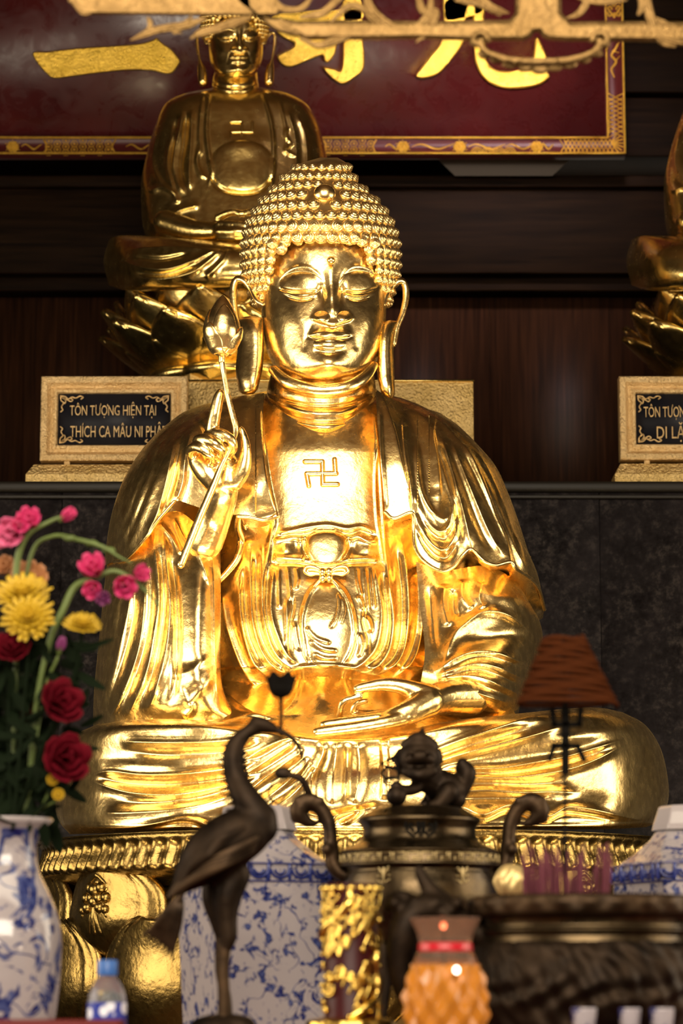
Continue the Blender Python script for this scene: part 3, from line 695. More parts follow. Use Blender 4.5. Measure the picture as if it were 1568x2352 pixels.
def spiral_curls(mb,fr=ID):
    y=384;row=0
    while y<700:
        r=(11.5+3.3*sm((y-380)/80)) if y<560 else 14.8-3.5*sm((y-560)/90)
        v=[pch(HR[:,0],HR[:,i],np.array([y]))[0] for i in(1,2,4)]
        hw=(v[1]-v[0])/2;dp=v[2]/S(7.8)
        per=PI*(hw+dp)*.5*2;n=max(6,int(per*.5*1.25/(2*r*.98)));
        for i in range(n+1):
            th=-.4+(PI+.8)*((i+.5*(row%2))/n)
            yy=min(697,y+17*(1-max(0,math.sin(th)))*sm((y-380)/60))
            x,Y=hairpt(yy,th)
            if yy>546 and hline(yy)[0]+16<x<hline(yy)[1]-16 and math.sin(th)>0: continue
            if (x-745)**2+(yy-448)**2<27**2 and math.sin(th)>0: continue
            e=1e-2;x2,Y2=hairpt(yy,th+e);x3,Y3=hairpt(yy+3,th)
            a=fr(x,yy,Y);b=fr(x2,yy,Y2);c=fr(x3,yy+3,Y3);nn=np.cross(b-a,c-a);ctr=fr(742,y+15,7.8)
            if np.dot(nn,a-ctr)<0: nn=-nn
            curl(mb,a,nn,r*(1 if fr is ID else fr.k)*a[1]/F*1.03)
        y+=r*1.66;row+=1
    # hairline row
    for k in range(9):
        x=625+k*29.5+ (0);yy=562-16*math.sin(PI*min(1,max(0,(x-612)/268)))
        a=fr(x,yy,7.575);curl(mb,a,Vector((0,-1,.05)),13.5*(1 if fr is ID else fr.k)*a[1]/F)
spiral_curls(cb)
cb.build('snail_curls',M['gold_hair'],B)
mb=MB();ball(mb,P(745,447,7.615),27*S(7.6),28,18,(1,.8,.92));mb.build('hair_jewel',G,B)
# ================= hands
def hand(name,tubes,parent,vox=.0045,sm_=4):
    mb=MB()
    for t_ in tubes: tube(mb,t_,14,max(8,5*len(t_)))
    o=mb.build(name,G,parent);fuse(o,vox,sm_,.5);return o
hand('right_hand',[
 [(470,1245,7.440,44),(492,1190,7.410,40),(512,1140,7.350,34),(516,1110,7.330,32)],                      # forearm, wrist
 [(500,1112,7.330,30),(478,1085,7.330,32),(462,1062,7.340,30),(458,1045,7.350,26)],                         # heel of the palm
 [(520,1105,7.320,30),(520,1075,7.330,32),(505,1045,7.350,30)],                                           # palm
 [(540,1108,7.310,20),(556,1080,7.300,19),(563,1050,7.295,15),(563,1020,7.290,12),(556,992,7.290,9),(552,984,7.290,7)],   # thumb
 [(492,1035,7.310,17),(487,995,7.285,16),(493,955,7.270,15),(500,920,7.265,13.5),(505,903,7.265,11)],         # index
 [(478,1020,7.330,15),(480,1000,7.290,15),(505,997,7.265,15),(528,1008,7.255,13),(536,1028,7.270,11),(528,1042,7.295,10)],   # middle
 [(455,1035,7.330,14),(455,1012,7.290,14),(474,1010,7.260,14),(498,1022,7.250,12.5),(512,1038,7.265,11),(508,1052,7.295,9)],    # ring
 [(440,1050,7.330,12),(438,1032,7.295,12),(456,1028,7.265,12),(478,1042,7.260,11),(490,1054,7.275,9.5),(486,1066,7.300,8)]],B,.0042,5)
hand('left_hand',[
 [(1080,1600,7.36,46),(1020,1602,7.28,40),(985,1612,7.22,34)],
 [(985,1612,7.22,36),(940,1635,7.19,30),(900,1650,7.18,24)],
 [(930,1648,7.17,16),(878,1660,7.155,15),(805,1672,7.15,14),(755,1678,7.15,13),(728,1681,7.15,12)],
 [(920,1642,7.21,16),(860,1652,7.2,15),(790,1660,7.2,14),(745,1666,7.2,13)],
 [(915,1640,7.25,15),(850,1648,7.25,14),(786,1654,7.24,11),(782,1632,7.22,9),(788,1612,7.21,8.5),(810,1604,7.21,8),(828,1600,7.21,7)],
 [(915,1640,7.28,14),(850,1640,7.28,12),(812,1636,7.27,10),(820,1616,7.26,8),(840,1610,7.26,7)],
 [(985,1600,7.22,30),(955,1588,7.22,24),(920,1576,7.22,19),(880,1572,7.215,16),(845,1577,7.21,13),(820,1582,7.21,11)]],B,.0045,5)
# the other hand's edge under it, on the lap
# ================= lotus bud on a stem, held
Lb=empty('lotus_bud',P(509,822,7.240),'closed gilt lotus bud on a bent gilt stem held in the raised hand','flower')
mb=MB()
tube(mb,[(509,826,7.240,7),(513,855,7.240,6.5),(522,905,7.250,6.5),(534,955,7.255,7),(541,985,7.260,7),(534,1015,7.270,6.5),(528,1035,7.275,6)],12,40)
tube(mb,[(528,1030,7.270,6),(508,1070,7.260,7),(490,1115,7.255,8.5),(462,1180,7.250,9),(440,1235,7.245,9),(415,1297,7.240,9)],14,40)
tube(mb,[(509,818,7.240,8),(509,830,7.240,8)],14,4)
mb.build('stem',G,Lb)
mb=MB();c=P(511,760,7.230);k=S(7.23)
lathe(mb,c,[(9*k,-62*k),(26*k,-48*k),(40*k,-18*k),(43*k,0),(38*k,28*k),(24*k,58*k),(12*k,76*k),(3*k,86*k)],48,n=40)
mb.build('bud_core',G,Lb)
def budpetal(phi,base,top,wid,rr):
    mb=MB();n=26;m=18;V=np.zeros((n,m,3))
    for i,v in enumerate(np.linspace(0,1,n)):
        z=base+(top-base)*v;r=np.interp(z,[-62,-48,-18,0,28,58,76,86],[9,26,40,43,38,24,12,3])+rr
        wv=wid*math.sin(PI*min(1,.18+v*.82))**.75*(1 if v<.97 else .4)
        if v==1: wv=.01
        for j,u in enumerate(np.linspace(-1,1,m)):
            a=phi+u*wv/max(r,14);rad=r+1.5-2*abs(u)**3
            V[i,j]=(c.x+rad*k*math.sin(a),c.y-rad*k*math.cos(a),c.z+z*k)
    mb.grid(V);o=mb.build('petal',G,Lb);s=o.modifiers.new('thick','SOLIDIFY');s.thickness=.002;s.offset=-1;return o
budpetal(.18,-50,58,30,1.5);budpetal(-.75,-58,12,28,3.5);budpetal(1.35,-58,6,28,3);budpetal(-1.5,-50,50,28,1)
# ================================================================ lotus throne under the large statue
Pd=empty('lotus_throne',(P(830,2300,8.0).x,8.0,.55),'large round gilt lotus throne with scroll-edged petals under the large statue','pedestal')
cx=P(830,2100,8.0).x;cy=7.85
z0=P(830,1912,7.1).z-.006
K=S(7.6)
RX,RY=.91,.84
mb=MB()
n=232
def rib(r,z,th):
    a=sm((z-(z0-.085))/.012)*(1-sm((z-(z0-.018))/.008))
    return r+a*.007*np.cos(th*n/2),z
lathe(mb,(cx,cy,0),[(.2,z0+.012),(RX-.05,z0+.012),(RX-.02,z0+.010),(RX-.012,z0),(RX-.02,z0-.008),(RX-.024,z0-.014),(RX-.022,z0-.03),(RX-.01,z0-.055),(RX-.005,z0-.08),(RX-.03,z0-.09),(RX-.10,z0-.12)],928,sy=RY/RX,fn=rib,n=70)
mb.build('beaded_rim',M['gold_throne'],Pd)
mb=MB()
lathe(mb,(cx,cy,0),[(RX-.12,z0-.05),(RX-.12,z0-.12),(RX-.11,z0-.25),(RX-.14,z0-.4),(RX-.22,z0-.60),(RX-.2,z0-.66),(RX-.05,z0-.72)],128,sy=RY/RX)
mb.build('core',M['gold_dark'],Pd)
def petal_w(v,kind):
    if kind==0: return (.45+.55*sm(v/.5)) if v<.5 else max(.02,(1-((v-.5)/.52)**2.6))**.5
    return (.5+.5*sm(v/.4)) if v<.4 else max(.015,1-((v-.4)/.6)**1.6)
def lotus_petal(phi,zb,zt_,wid,out,inv=False,orn=True,fr=None,R=None,c=None,par=None,mat=None,name='petal',rim=.012,curl_=.10,nn=44,kind=0,lean=0):
    RXX,RYY=R or (RX-.115,RY-.115);c0=c or (cx,cy)
    n=nn;m=nn;V=np.zeros((n,m,3))
    def pt(u,v,off=0):
        wv=wid*petal_w(v,kind)
        bul=out*(math.sin(PI*min(1,v*.95+.02))**.7)*(1-.55*u*u)
        tip=curl_*max(0,v-.62)**2*5
        th=phi+u*wv/(RXX+out*.5)
        rr=bul+tip*(1-.3*abs(u))+off+lean*(v-.5)
        z=zb+(zt_-zb)*v
        nx,ny=math.sin(th),-math.cos(th)
        return (c0[0]+(RXX+rr)*nx,c0[1]+(RYY+rr)*ny,z)
    for i,v in enumerate(np.linspace(0,1,n)):
        for j,u in enumerate(np.linspace(-1,1,m)):
            V[i,j]=pt(u,v,rim*(.6*math.exp(-((abs(u)-.93)/.06)**2)+.5*math.exp(-((abs(u)-.80)/.04)**2)))
    mb=MB();mb.grid(V,flip=(zt_<zb))
    o=mb.build(name,mat or G,par or Pd)
    s=o.modifiers.new('thick','SOLIDIFY');s.thickness=.012;s.offset=-1
    if orn:
        mo=MB();q=lambda u,v,off=.0:np.array(pt(u,v,off))
        sc=wid
        for sx in(-1,1):
            for path in([(0,.93),(.10,.9),(.2,.82),(.13,.76),(.06,.8)],[(.0,.86),(.05,.7),(.18,.62),(.24,.52)],[(0,.74),(.10,.66),(.12,.56)],[(0,.6),(.06,.48),(.12,.36)]):
                tubeW(mo,[(*q(sx*u,v,.008),.006*sc/.17) for u,v in path],8,24)
            for u,v,r in((.12,.8,.014),(.2,.7,.012),(.12,.6,.012),(.22,.58,.01),(.07,.7,.012)):
                ball(mo,q(sx*u,v,.012),r*sc/.17,10,8)
        ball(mo,q(0,.78,.014),.016*sc/.17,12,8);ball(mo,q(0,.66,.012),.013*sc/.17,12,8);tubeW(mo,[(*q(0,v,.008),.007*sc/.17) for v in(.62,.5,.36)],8,12)
        mo.build('scroll_ornament',mat or G,o)
    return o
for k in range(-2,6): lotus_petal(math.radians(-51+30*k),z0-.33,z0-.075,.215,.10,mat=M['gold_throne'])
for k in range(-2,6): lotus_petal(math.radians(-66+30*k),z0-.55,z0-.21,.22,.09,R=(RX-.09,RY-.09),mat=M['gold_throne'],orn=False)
# stone block that carries the throne
mb=MB();mb.box((cx,8.0,.33),(2.2,1.45,.66));o=mb.build('altar_plinth',M['granite'],None,smooth=False,bevel=.01)
origin_to(o,(cx,8.0,0));tag(o,'dark granite block carrying the large gilt lotus throne','plinth')
Pd_low=MB()
lathe(Pd_low,(cx,cy,0),[(RX-.1,z0-.62),(RX+.02,z0-.66),(RX+.04,z0-.72),(RX+.04,.665)],96,sy=.74/.95)
Pd_low.build('foot_ring',G,Pd)
# ================================================================ statues on the ledge
GD=M['gold_dark']
def manji_sign(mb,cx_,cy_,s,Yf,fr=ID,r=4):
    for a in([(-1,-1),(0,-1),(0,1),(1,1)],[(-1,1),(-1,0),(1,0),(1,-1)]):
        for (x0,y0),(x1,y1) in zip(a[:-1],a[1:]):
            tube(mb,[(cx_+s*(x0+(x1-x0)*i/4),cy_+s*(y0+(y1-y0)*i/4),Yf(cx_+s*(x0+(x1-x0)*i/4),cy_+s*(y0+(y1-y0)*i/4)),r) for i in range(5)],8)
def rear_statue(dx,label,first):
    YR=9.45;o0=P(548+dx,860,YR)
    R=empty('buddha_statue',(o0.x,YR,zl+.42),label,'statue')
    X=lambda L:[(a[0]+dx,)+tuple(a[1:]) for a in L]
    def XF(F_):
        out=[]
        for f in F_:
            p=f[3]
            p=(p[0]+dx,)+tuple(p[1:]) if f[0] in'bw' else [(a+dx,b) for a,b in p]
            out.append(f[:3]+(p,)+tuple(f[4:]))
        return out
    YF=YR
    # body
    fo=XF([('R',6,4,[(480,212),(474,300),(482,370),(486,400),(478,430)]),('R',6,4,[(602,212),(622,280),(628,340),(626,400),(620,440)]),
     ('R',4,4,[(466,215),(458,300),(462,360)]),('R',4,4,[(640,225),(655,290),(658,360)]),
     ('b',12,1,(556,382,74,60)),('b',10,0,(555,330,60,26)),('G',5,4,[(480,388),(500,430),(550,444),(600,436),(628,400)]),
     ('C',10,6,[(420,250),(412,300),(400,350),(398,400),(425,450)]),('C',9,6,[(408,290),(388,340),(385,390),(400,440)]),
     ('C',9,6,[(440,250),(438,320),(434,390),(436,440)]),('C',7,5,[(360,300),(350,370),(370,420),(410,450)]),
     ('g',8,5,[(410,260),(398,320),(392,380),(410,440)]),('g',8,5,[(430,250),(424,320),(416,390),(430,440)]),
     ('r',7,5,[(460,330),(452,370),(462,400),(480,412)]),('R',6,4,[(662,290),(655,310),(668,330),(655,345),(680,360)]),
     ('C',9,6,[(340,440),(370,430),(395,440),(410,470)]),('C',9,6,[(345,520),(380,500),(420,480),(460,470)]),('C',8,6,[(350,538),(400,525),(450,500)]),
     ('C',9,7,[(680,260),(700,310),(705,380),(690,440)]),('C',8,6,[(660,250),(678,320),(680,400)])])
    mb=MB()
    rowloft(mb,[(200,498+dx,598+dx,YF,.07),(216,420+dx,665+dx,YF,.11),(240,378+dx,705+dx,YF,.14),(290,356+dx,732+dx,YF,.16),(350,338+dx,748+dx,YF,.18),(430,324+dx,765+dx,YF,.21),(500,326+dx,768+dx,YF,.24),(545,336+dx,760+dx,YF,.26),(570,360+dx,740+dx,YF,.24)],nv=300,nu=320,folds=fo,ex=2.3,front_frac=.8)
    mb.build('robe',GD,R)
    mb=MB()
    def yf(x,y): return YF-float(np.interp(y,[240,290,350],[.14,.16,.18]))*(1-abs((x-548-dx)/190)**2.3)**(1/2.3)-.003
    manji_sign(mb,555+dx,304,24,yf,r=4);mb.build('chest_emblem',GD,R)
    # legs
    lf=XF([('C',9,6,[(290,572),(340,568),(420,566),(520,580)]),('C',10,6,[(285,600),(320,612),(380,618),(440,600),(500,570)]),('g',9,6,[(300,590),(370,596),(440,582)]),
     ('C',9,6,[(320,640),(380,640),(440,625),(490,590),(510,565)]),('C',7,5,[(470,640),(510,600),(525,570)]),('g',8,6,[(300,625),(380,630),(450,605)]),
     ('R',9,5,[(345,543),(400,548),(470,562),(545,566)])] if first else [('b',10,0,(300,590,40,30))])
    mb=MB()
    T=[(250,552,9.45),(275,541,9.35),(345,543,9.22),(450,550,9.12),(560,560,9.08),(680,550,9.12),(800,545,9.3),(850,552,9.45)]
    Bb=[(250,655,9.45),(300,668,9.25),(420,668,9.12),(560,668,9.08),(700,668,9.12),(830,660,9.45)]
    patch(mb,X(T),X(Bb),X([(238,600,9.47)]),X([(862,600,9.47)]),nu=360,nv=150,bulge=.14,edges='LRTB',ew=.22,ewv=.45,folds=lf,thick=.3)
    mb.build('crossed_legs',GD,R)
    mb=MB()
    for t_ in([(380,510,9.25,30),(450,530,9.18,26),(520,530,9.12,20),(560,528,9.09,15)],[(700,510,9.25,30),(650,530,9.18,26),(590,532,9.12,20),(550,530,9.09,15)],
      [(500,500,9.14,10),(530,488,9.12,9),(558,492,9.11,8)],[(505,515,9.11,11),(540,515,9.08,9),(565,518,9.07,8)],[(600,500,9.14,10),(575,488,9.12,9),(552,492,9.11,8)],
      [(500,532,9.1,10),(540,532,9.07,9),(580,532,9.07,8)],[(505,545,9.11,10),(540,546,9.08,9),(570,545,9.08,8)]):
        tube(mb,X(t_),12,20)
    fuse(mb.build('hands',GD,R),.006,3)
    if True:
        # neck and head (same carver's face, smaller)
        fr=Fr(548+dx,185,.435,YF-.02,758,893,7.75)
        mb=MB();rowloft(mb,[(820,640,850,7.82,.10),(880,622,860,7.79,.175),(930,616,866,7.785,.20),(990,625,860,7.785,.20),(1020,630,855,7.79,.20)],nv=60,nu=100,folds=nf,ex=2.1,fr=fr);mb.build('neck',GD,R)
        mb=MB();rowloft(mb,[(470,640,850,7.8,.15,.18),(530,604,884,7.79,.195),(600,598,888,7.785,.205),(700,599,887,7.78,.21),(750,603,885,7.775,.215),(800,611,877,7.77,.215),(835,625,862,7.765,.21),(862,646,842,7.76,.19),(882,675,812,7.76,.155),(892,705,785,7.76,.10)],nv=220,nu=260,folds=hf,ex=2.25,front_frac=.8,fr=fr)
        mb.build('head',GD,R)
        for sx in(-1,1):
            mb=MB();q=lambda x:743+sx*(x-743)
            tube(mb,[(q(606),700,7.72,6),(q(590),690,7.73,7),(q(578),665,7.75,8),(q(562),645,7.76,9),(q(545),642,7.77,9),(q(536),660,7.77,9),(q(540),720,7.76,8),(q(552),785,7.74,7),(q(560),820,7.74,20),(q(566),860,7.73,26),(q(568),900,7.72,26)],12,60,fr=fr)
            mb.build('ear',GD,R)
        mb=MB();rowloft(mb,HR.tolist(),nv=60,nu=80,fr=fr,ymod=hmask)
        mb.build('hair',GD,R)
        mb=MB();spiral_curls(mb,fr);mb.build('snail_curls',GD,R)
    # lotus seat
    L=empty('lotus_pedestal',(P(560+dx,870,9.5).x,9.5,zl+.18),('' if first else 'right edge ')+'gilt lotus seat with upturned petals under the '+('rear left statue' if first else 'statue'),'pedestal')
    L['label']='aged gilt lotus seat with upturned petals below the statue behind the large one' if first else 'aged gilt lotus seat with upturned petals cut off by the right frame edge'
    c=(P(560+dx,760,9.5).x,9.5);zt0=P(560,664,9.2).z;zb0=P(560,845,9.2).z
    mb=MB();lathe(mb,(c[0],c[1],0),[(.05,zt0+.02),(.40,zt0+.02),(.38,zt0-.03),(.32,zt0-.10),(.22,zb0+.05),(.18,zb0),(.05,zb0)],64);mb.build('core',GD,L)
    NP=12
    for row,(rz,tz,wd,ou,rad,cu,ln) in enumerate([(zt0-.16,zt0+.025,.13,.035,.375,.02,.10),(zt0-.21,zt0-.035,.14,.04,.385,.03,.17),(zt0-.26,zt0-.10,.14,.045,.36,.03,.22),(zb0-.01,zt0-.17,.13,.04,.29,.02,.20)]):
        for k in range(NP):
            a=2*PI*(k+.5*(row%2))/NP
            if math.cos(a)<-.35: continue
            lotus_petal(a,rz,tz,wd,ou,orn=False,R=(rad,rad),c=c,par=L,mat=GD,rim=.006,curl_=cu,nn=26,kind=1,lean=ln)
    for k in range(10):          # drooping base leaves
        a=2*PI*(k+.5)/10
        if math.cos(a)<-.5: continue
        lotus_petal(a,zb0+.03,zb0-.035,.14,.10,orn=False,R=(.25,.25),c=c,par=L,mat=GD,rim=.003,curl_=.08,nn=20,kind=1)
    # stepped gilt box
    zb1=P(784,876,8.95).z
    X0,X1=(P(430,1000,8.95).x,P(1088,1000,8.95).x) if first else (P(1640,1000,8.95).x,P(2250,1000,8.95).x)
    bx=empty('plinth_box',((X0+X1)/2,9.45,zl),'plain gold-leafed box behind the shoulders of the large statue' if first else 'plain gold-leafed box outside the right edge','plinth')
    mb=MB();mb.box(((X0+X1)/2,9.45,(zl+zb1)/2),(X1-X0,1.0,zb1-zl));mb.build('box',M['gold_leaf'],bx,smooth=False,bevel=.004)
    mb=MB();mb.box(((X0+X1)/2,9.45,zb1+.003),(X1-X0+.004,1.004,.006));mb.build('top_board',GD,bx,smooth=False)
    mb=MB();zz=P(784,842,9.1).z;lathe(mb,(c[0],9.5,0),[(.34,zb1+.006),(.34,zz),(.30,zz+.01)],6);mb.build('hexagonal_step',M['gold_leaf'],L,smooth=False)
    return R,L,bx
r1=rear_statue(0,'smaller aged gilt seated statue behind the large one, face half hidden by carving','')if False else rear_statue(0,'smaller aged gilt seated statue behind the large one, top of head hidden by carving',True)
r2=rear_statue(1200,'aged gilt seated statue cut off by the right frame edge, round knee showing',False)
for o in (list(r2[0].children)+list(r2[1].children)+list(r2[2].children)):
    for s in [o]+list(o.children):
        if s.type=='MESH' and (P(1568,500,9.0).x+.25)<min((s.matrix_world@Vector(c)).x for c in s.bound_box): bpy.data.objects.remove(s)
if not r2[2].children: bpy.data.objects.remove(r2[2])
# ================================================================ name plaques
def text_w(body):
    cu=bpy.data.curves.new('w','FONT');cu.body=body;ob=bpy.data.objects.new('w',cu);COL.objects.link(ob);dg=bpy.context.evaluated_depsgraph_get();dg.update()
    me=bpy.data.meshes.new_from_object(ob.evaluated_get(dg));xs=[x.co.x for x in me.vertices];bpy.data.objects.remove(ob);bpy.data.curves.remove(cu);return min(xs),max(xs)
def text_mesh(name,body,loc,height,width,mat,par,extr=.002,rot=(PI/2,0,0)):
    spec=[i for i,c_ in enumerate(body) if c_=='Ợ'];real=body;body=body.replace('Ợ','O')
    cu=bpy.data.curves.new(name,'FONT');cu.body=body;cu.extrude=extr;cu.align_x='LEFT';cu.size=1;cu.offset=0;cu.resolution_u=3
    ob=bpy.data.objects.new(name,cu);COL.objects.link(ob);dg=bpy.context.evaluated_depsgraph_get();dg.update()
    me=bpy.data.meshes.new_from_object(ob.evaluated_get(dg));bpy.data.objects.remove(ob);bpy.data.curves.remove(cu)
    v=np.array([x.co[:] for x in me.vertices]);cap=.73
    if spec:                      # horn and under-dot of the O
        import bmesh
        bm=bmesh.new();bm.from_mesh(me)
        for i in spec:
            xr=text_w(body[:i+1])[1];xl=text_w('O');xm=xr-(xl[1]-xl[0])/2
            for cx_,cy_,rx_,ry_ in((xr+.02,.70,.05,.09),(xm,-.13,.055,.055)):
                vs=[[bm.verts.new((cx_+rx_*math.cos(a*PI/4),cy_+ry_*math.sin(a*PI/4),z)) for a in range(8)] for z in(-extr,extr)]
                bm.faces.new(vs[1]);
                for a in range(8): bm.faces.new((vs[0][a],vs[0][(a+1)%8],vs[1][(a+1)%8],vs[1][a]))
        bm.to_mesh(me);bm.free()
    w0=v[:,0].max()-v[:,0].min();x0=v[:,0].min()
    sx=width/w0;sy=height/cap
    R=Matrix.Translation(loc)@Matrix.Rotation(rot[2],4,'Z')@Matrix.Rotation(rot[0],4,'X')@Matrix.Diagonal((sx,sy,1,1))@Matrix.Translation((-x0,0,0))
    me.transform(R);me.materials.clear();me.materials.append(mat)
    o=bpy.data.objects.new(name,me);COL.objects.link(o);o.parent=par;o.matrix_parent_inverse=Matrix.Translation(par.location).inverted();return o
t=NT('black_enamel',(.005,.005,.008),.45,Specular_IOR_Level=.12);t.bump(t.noise(60,2,stretch=(.2,1,6)),.15,.002);M['enamel']=t.m
t=gold('plaque_gilt',(.60,.43,.22),(.52,.36,.17),.38,.5,.3,.003,20);M['plaq']=t
def frame_ring(mb,x0,x1,z0,z1,Y,steps):    # stepped moulding: (inset, Y offset)
    rg=[]
    for ins,dy in steps:
        rg.append([(x0+ins,Y-dy,z0+ins),(x1-ins,Y-dy,z0+ins),(x1-ins,Y-dy,z1-ins),(x0+ins,Y-dy,z1-ins)])
    R_=np.array(rg);mb.grid(R_,cv=True,flip=False)
def flourish(mb,x,z,Y,sx,sz,s):
    paths=[[(0,0),(.35,.05),(.6,.25),(.9,.1),(1.2,.18),(1.5,.02),(1.75,.12),(1.6,.25)],[(0,0),(.05,.35),(.25,.55),(.1,.85),(.2,1.1),(.05,1.25)],[(.1,.1),(.4,.35),(.35,.6),(.2,.5)],[(.1,.1),(.5,.3),(.8,.45),(.95,.3),(.8,.22)],[(.2,.15),(.35,.3)]]
    for p in paths: tubeW(mb,[(x+sx*a*s,Y-.001,z+sz*b*s,.0026) for a,b in p],6,28)
def plaque(px0,px1,py0,py1,Y,ledge_px,lines,label,rot):
    x0,x1=P(px0,py1,Y).x,P(px1,py1,Y).x;za,zb_=P(px0,py1,Y).z,P(px0,py0,Y).z
    A=empty('name_plaque',((x0+x1)/2,Y,za),label,'plaque','name plaques on the ledge');
    if rot: pass
    mb=MB();frame_ring(mb,x0,x1,za,zb_,Y,[(0,-.02),(0,.028),(.004,.032),(.020,.030),(.024,.024),(.032,.012),(.038,.016),(.046,.022),(.052,.020),(.056,.008)])
    mb.grid(np.array([[(x0,Y+.02,za),(x1,Y+.02,za)],[(x0,Y+.02,zb_),(x1,Y+.02,zb_)]]))
    mb.build('frame',M['plaq'],A,smooth=False,bevel=.002)
    mb=MB();mb.box(((x0+x1)/2,Y,(za+zb_)/2),(x1-x0-.10,.02,zb_-za-.10));mb.build('panel',M['enamel'],A,smooth=False)
    k=S(Y)
    for body,cx0,cx1,cyb,h in lines:
        text_mesh('lettering',body,(P(cx0,cyb,Y-.011).x,Y-.011,P(cx0,cyb,Y-.011).z),h*k,(cx1-cx0)*k,M['plaq'],A)
    for sx in(0,1):
        for sz in(0,1):
            if px1>1568 and sx: continue
            if sz==0 and sx==1: pass
            mb=MB();flourish(mb,(x1-.062 if sx else x0+.062),(zb_-.062 if sz else za+.062),Y-.011,-1 if sx else 1,-1 if sz else 1,.042)
            mb.build('corner_flourish',M['plaq'],A)
    for px in (px0+62,px1-62):
        mb=MB();mb.box((P(px,py1,Y).x,Y-.01,za-.004),(.018,.02,.014));mb.build('clip',M['plaq'],A,smooth=False,bevel=.002)
    bz0,bz1=zl,za-.011
    mb=MB();bx0,bx1=P(ledge_px[0],1100,Y).x,P(ledge_px[1],1100,Y).x
    r=np.array([[(bx0,Y-.045,bz0+.0005),(bx1,Y-.045,bz0+.0005),(bx1,Y+.06,bz0+.0005),(bx0,Y+.06,bz0+.0005)],[(bx0,Y-.045,bz0+.034),(bx1,Y-.045,bz0+.034),(bx1,Y+.06,bz0+.034),(bx0,Y+.06,bz0+.034)],
      [(bx0+.022,Y-.02,bz1),(bx1-.022,Y-.02,bz1),(bx1-.022,Y+.05,bz1),(bx0+.022,Y+.05,bz1)]])
    mb.grid(r,cv=True,flip=False);mb.add(r[-1],ngons=[[0,1,2,3]]);mb.add(r[0],ngons=[[3,2,1,0]])
    mb.build('base',M['gold_leaf'],A,smooth=False,bevel=.002)
    return A
plaque(93,430,868,1062,8.84,(62,462),[("TÔN TƯỢNG HIỆN TẠI",160,362,954,25),("THÍCH CA MÂU NI PHẬT",161,388,1004,28)],'left black name plaque with two lines of gilt lettering in a gilt frame',0)
plaque(1422,1760,868,1060,8.84,(1408,1800),[("TÔN TƯỢNG ĐƯƠNG LAI",1478,1690,958,26),("DI LẶC",1508,1592,1007,30)],'right black name plaque with gilt lettering, cut off by the frame edge',0)
# ================================================================ hanging signboard
YBd=9.95
t=NT('red_lacquer',rough=.3,Specular_IOR_Level=.3,Coat_Weight=.08,Coat_Roughness=.2);n=t.noise(3,5,.6);n2=t.noise(9,6,.7,dist=1.2)
t.set('Base Color',t.ramp(n,[(.3,(.026,.0032,.0035)),(.7,(.046,.006,.006))]));t.set('Roughness',t.mr(n2,.18,.5,.35,.7));t.bump(n2,.12,.004);M['lacq']=t.m
bxl,bxr=P(-700,200,YBd).x,P(1433,200,YBd).x;bzb=P(1433,358,YBd).z;bzt=P(1433,-420,YBd).z
Bd=empty('signboard',((bxl+bxr)/2,YBd,bzb),'red lacquer signboard with gilt characters and a carved gilt border','signboard')
fw=.073
mb=MB();mb.box(((bxl+bxr)/2,YBd+.03,(bzb+bzt)/2),(bxr-bxl-.1,.04,bzt-bzb-.1));mb.build('panel',M['lacq'],Bd,smooth=False)
mb=MB();frame_ring(mb,bxl,bxr,bzb,bzt,YBd+.01,[(0,-.04),(0,.03),(.003,.034),(.006,.030),(.008,.016),(fw-.012,.016),(fw-.010,.026),(fw-.005,.028),(fw-.002,.024),(fw,.0),(fw,-.03)])
t=NT('dark_red_border',(.04,.005,.005),.4,Specular_IOR_Level=.2);M['border']=t.m
mb.build('frame',M['border'],Bd,smooth=False)
mb=MB()
for ins,dd in((.004,.036),(fw-.0075,.03)):
    q=[(bxl+ins,bzb+ins),(bxr-ins,bzb+ins),(bxr-ins,bzt-ins),(bxl+ins,bzt-ins)]
    for (a,b),(c_,d) in zip(q,q[1:]+q[:1]): tubeW(mb,[(a,YBd+.01-dd+.004,b,.0042),(c_,YBd+.01-dd+.004,d,.0042)],6,4)
mb.build('gilt_edging',M['gold_frame'],Bd)
GF=M['gold_frame'];yf_=YBd-.006
def hexpanel(mb,xa,xb,zc,h):
    s=.021;nx=int((xb-xa)/(s*1.5));
    for i in range(nx+1):
        for j in(-1,0,1):
            x=xa+s*1.5*i;z=zc+(j+(.5 if i%2 else 0))*s*1.732*.62
            if abs(z-zc)>h: continue
            p=[(x+s*.62*math.cos(a*PI/3),yf_,z+s*.62*math.sin(a*PI/3)*.95,.0022) for a in range(6)]
            tubeW(mb,p,5,closed=True);ball(mb,(x,yf_,z),.0052,8,6)
def flower(mb,x,z,s):
    for k in range(6):
        a=k*PI/3;ball(mb,(x+s*.55*math.cos(a),yf_,z+s*.5*math.sin(a)),s*.36,8,6,(1,.5,1))
        tubeW(mb,[(x+s*.8*math.cos(a+.5),yf_,z+s*.8*math.sin(a+.5),.002),(x+s*1.15*math.cos(a+.6),yf_,z+s*1.0*math.sin(a+.6),.001)],5,4)
    ball(mb,(x,yf_-.003,z),s*.28,10,8)
def wavy(mb,x0,x1,z,am,cy_=2,r=.0035):
    tubeW(mb,[(x0+(x1-x0)*i/24,yf_,z+am*math.sin(2*PI*cy_*i/24),r*(1-.6*abs(i/12-1)**3)) for i in range(25)],6)
zc=bzb+fw/2-.003
bz=lambda px:P(px,325,YBd).x
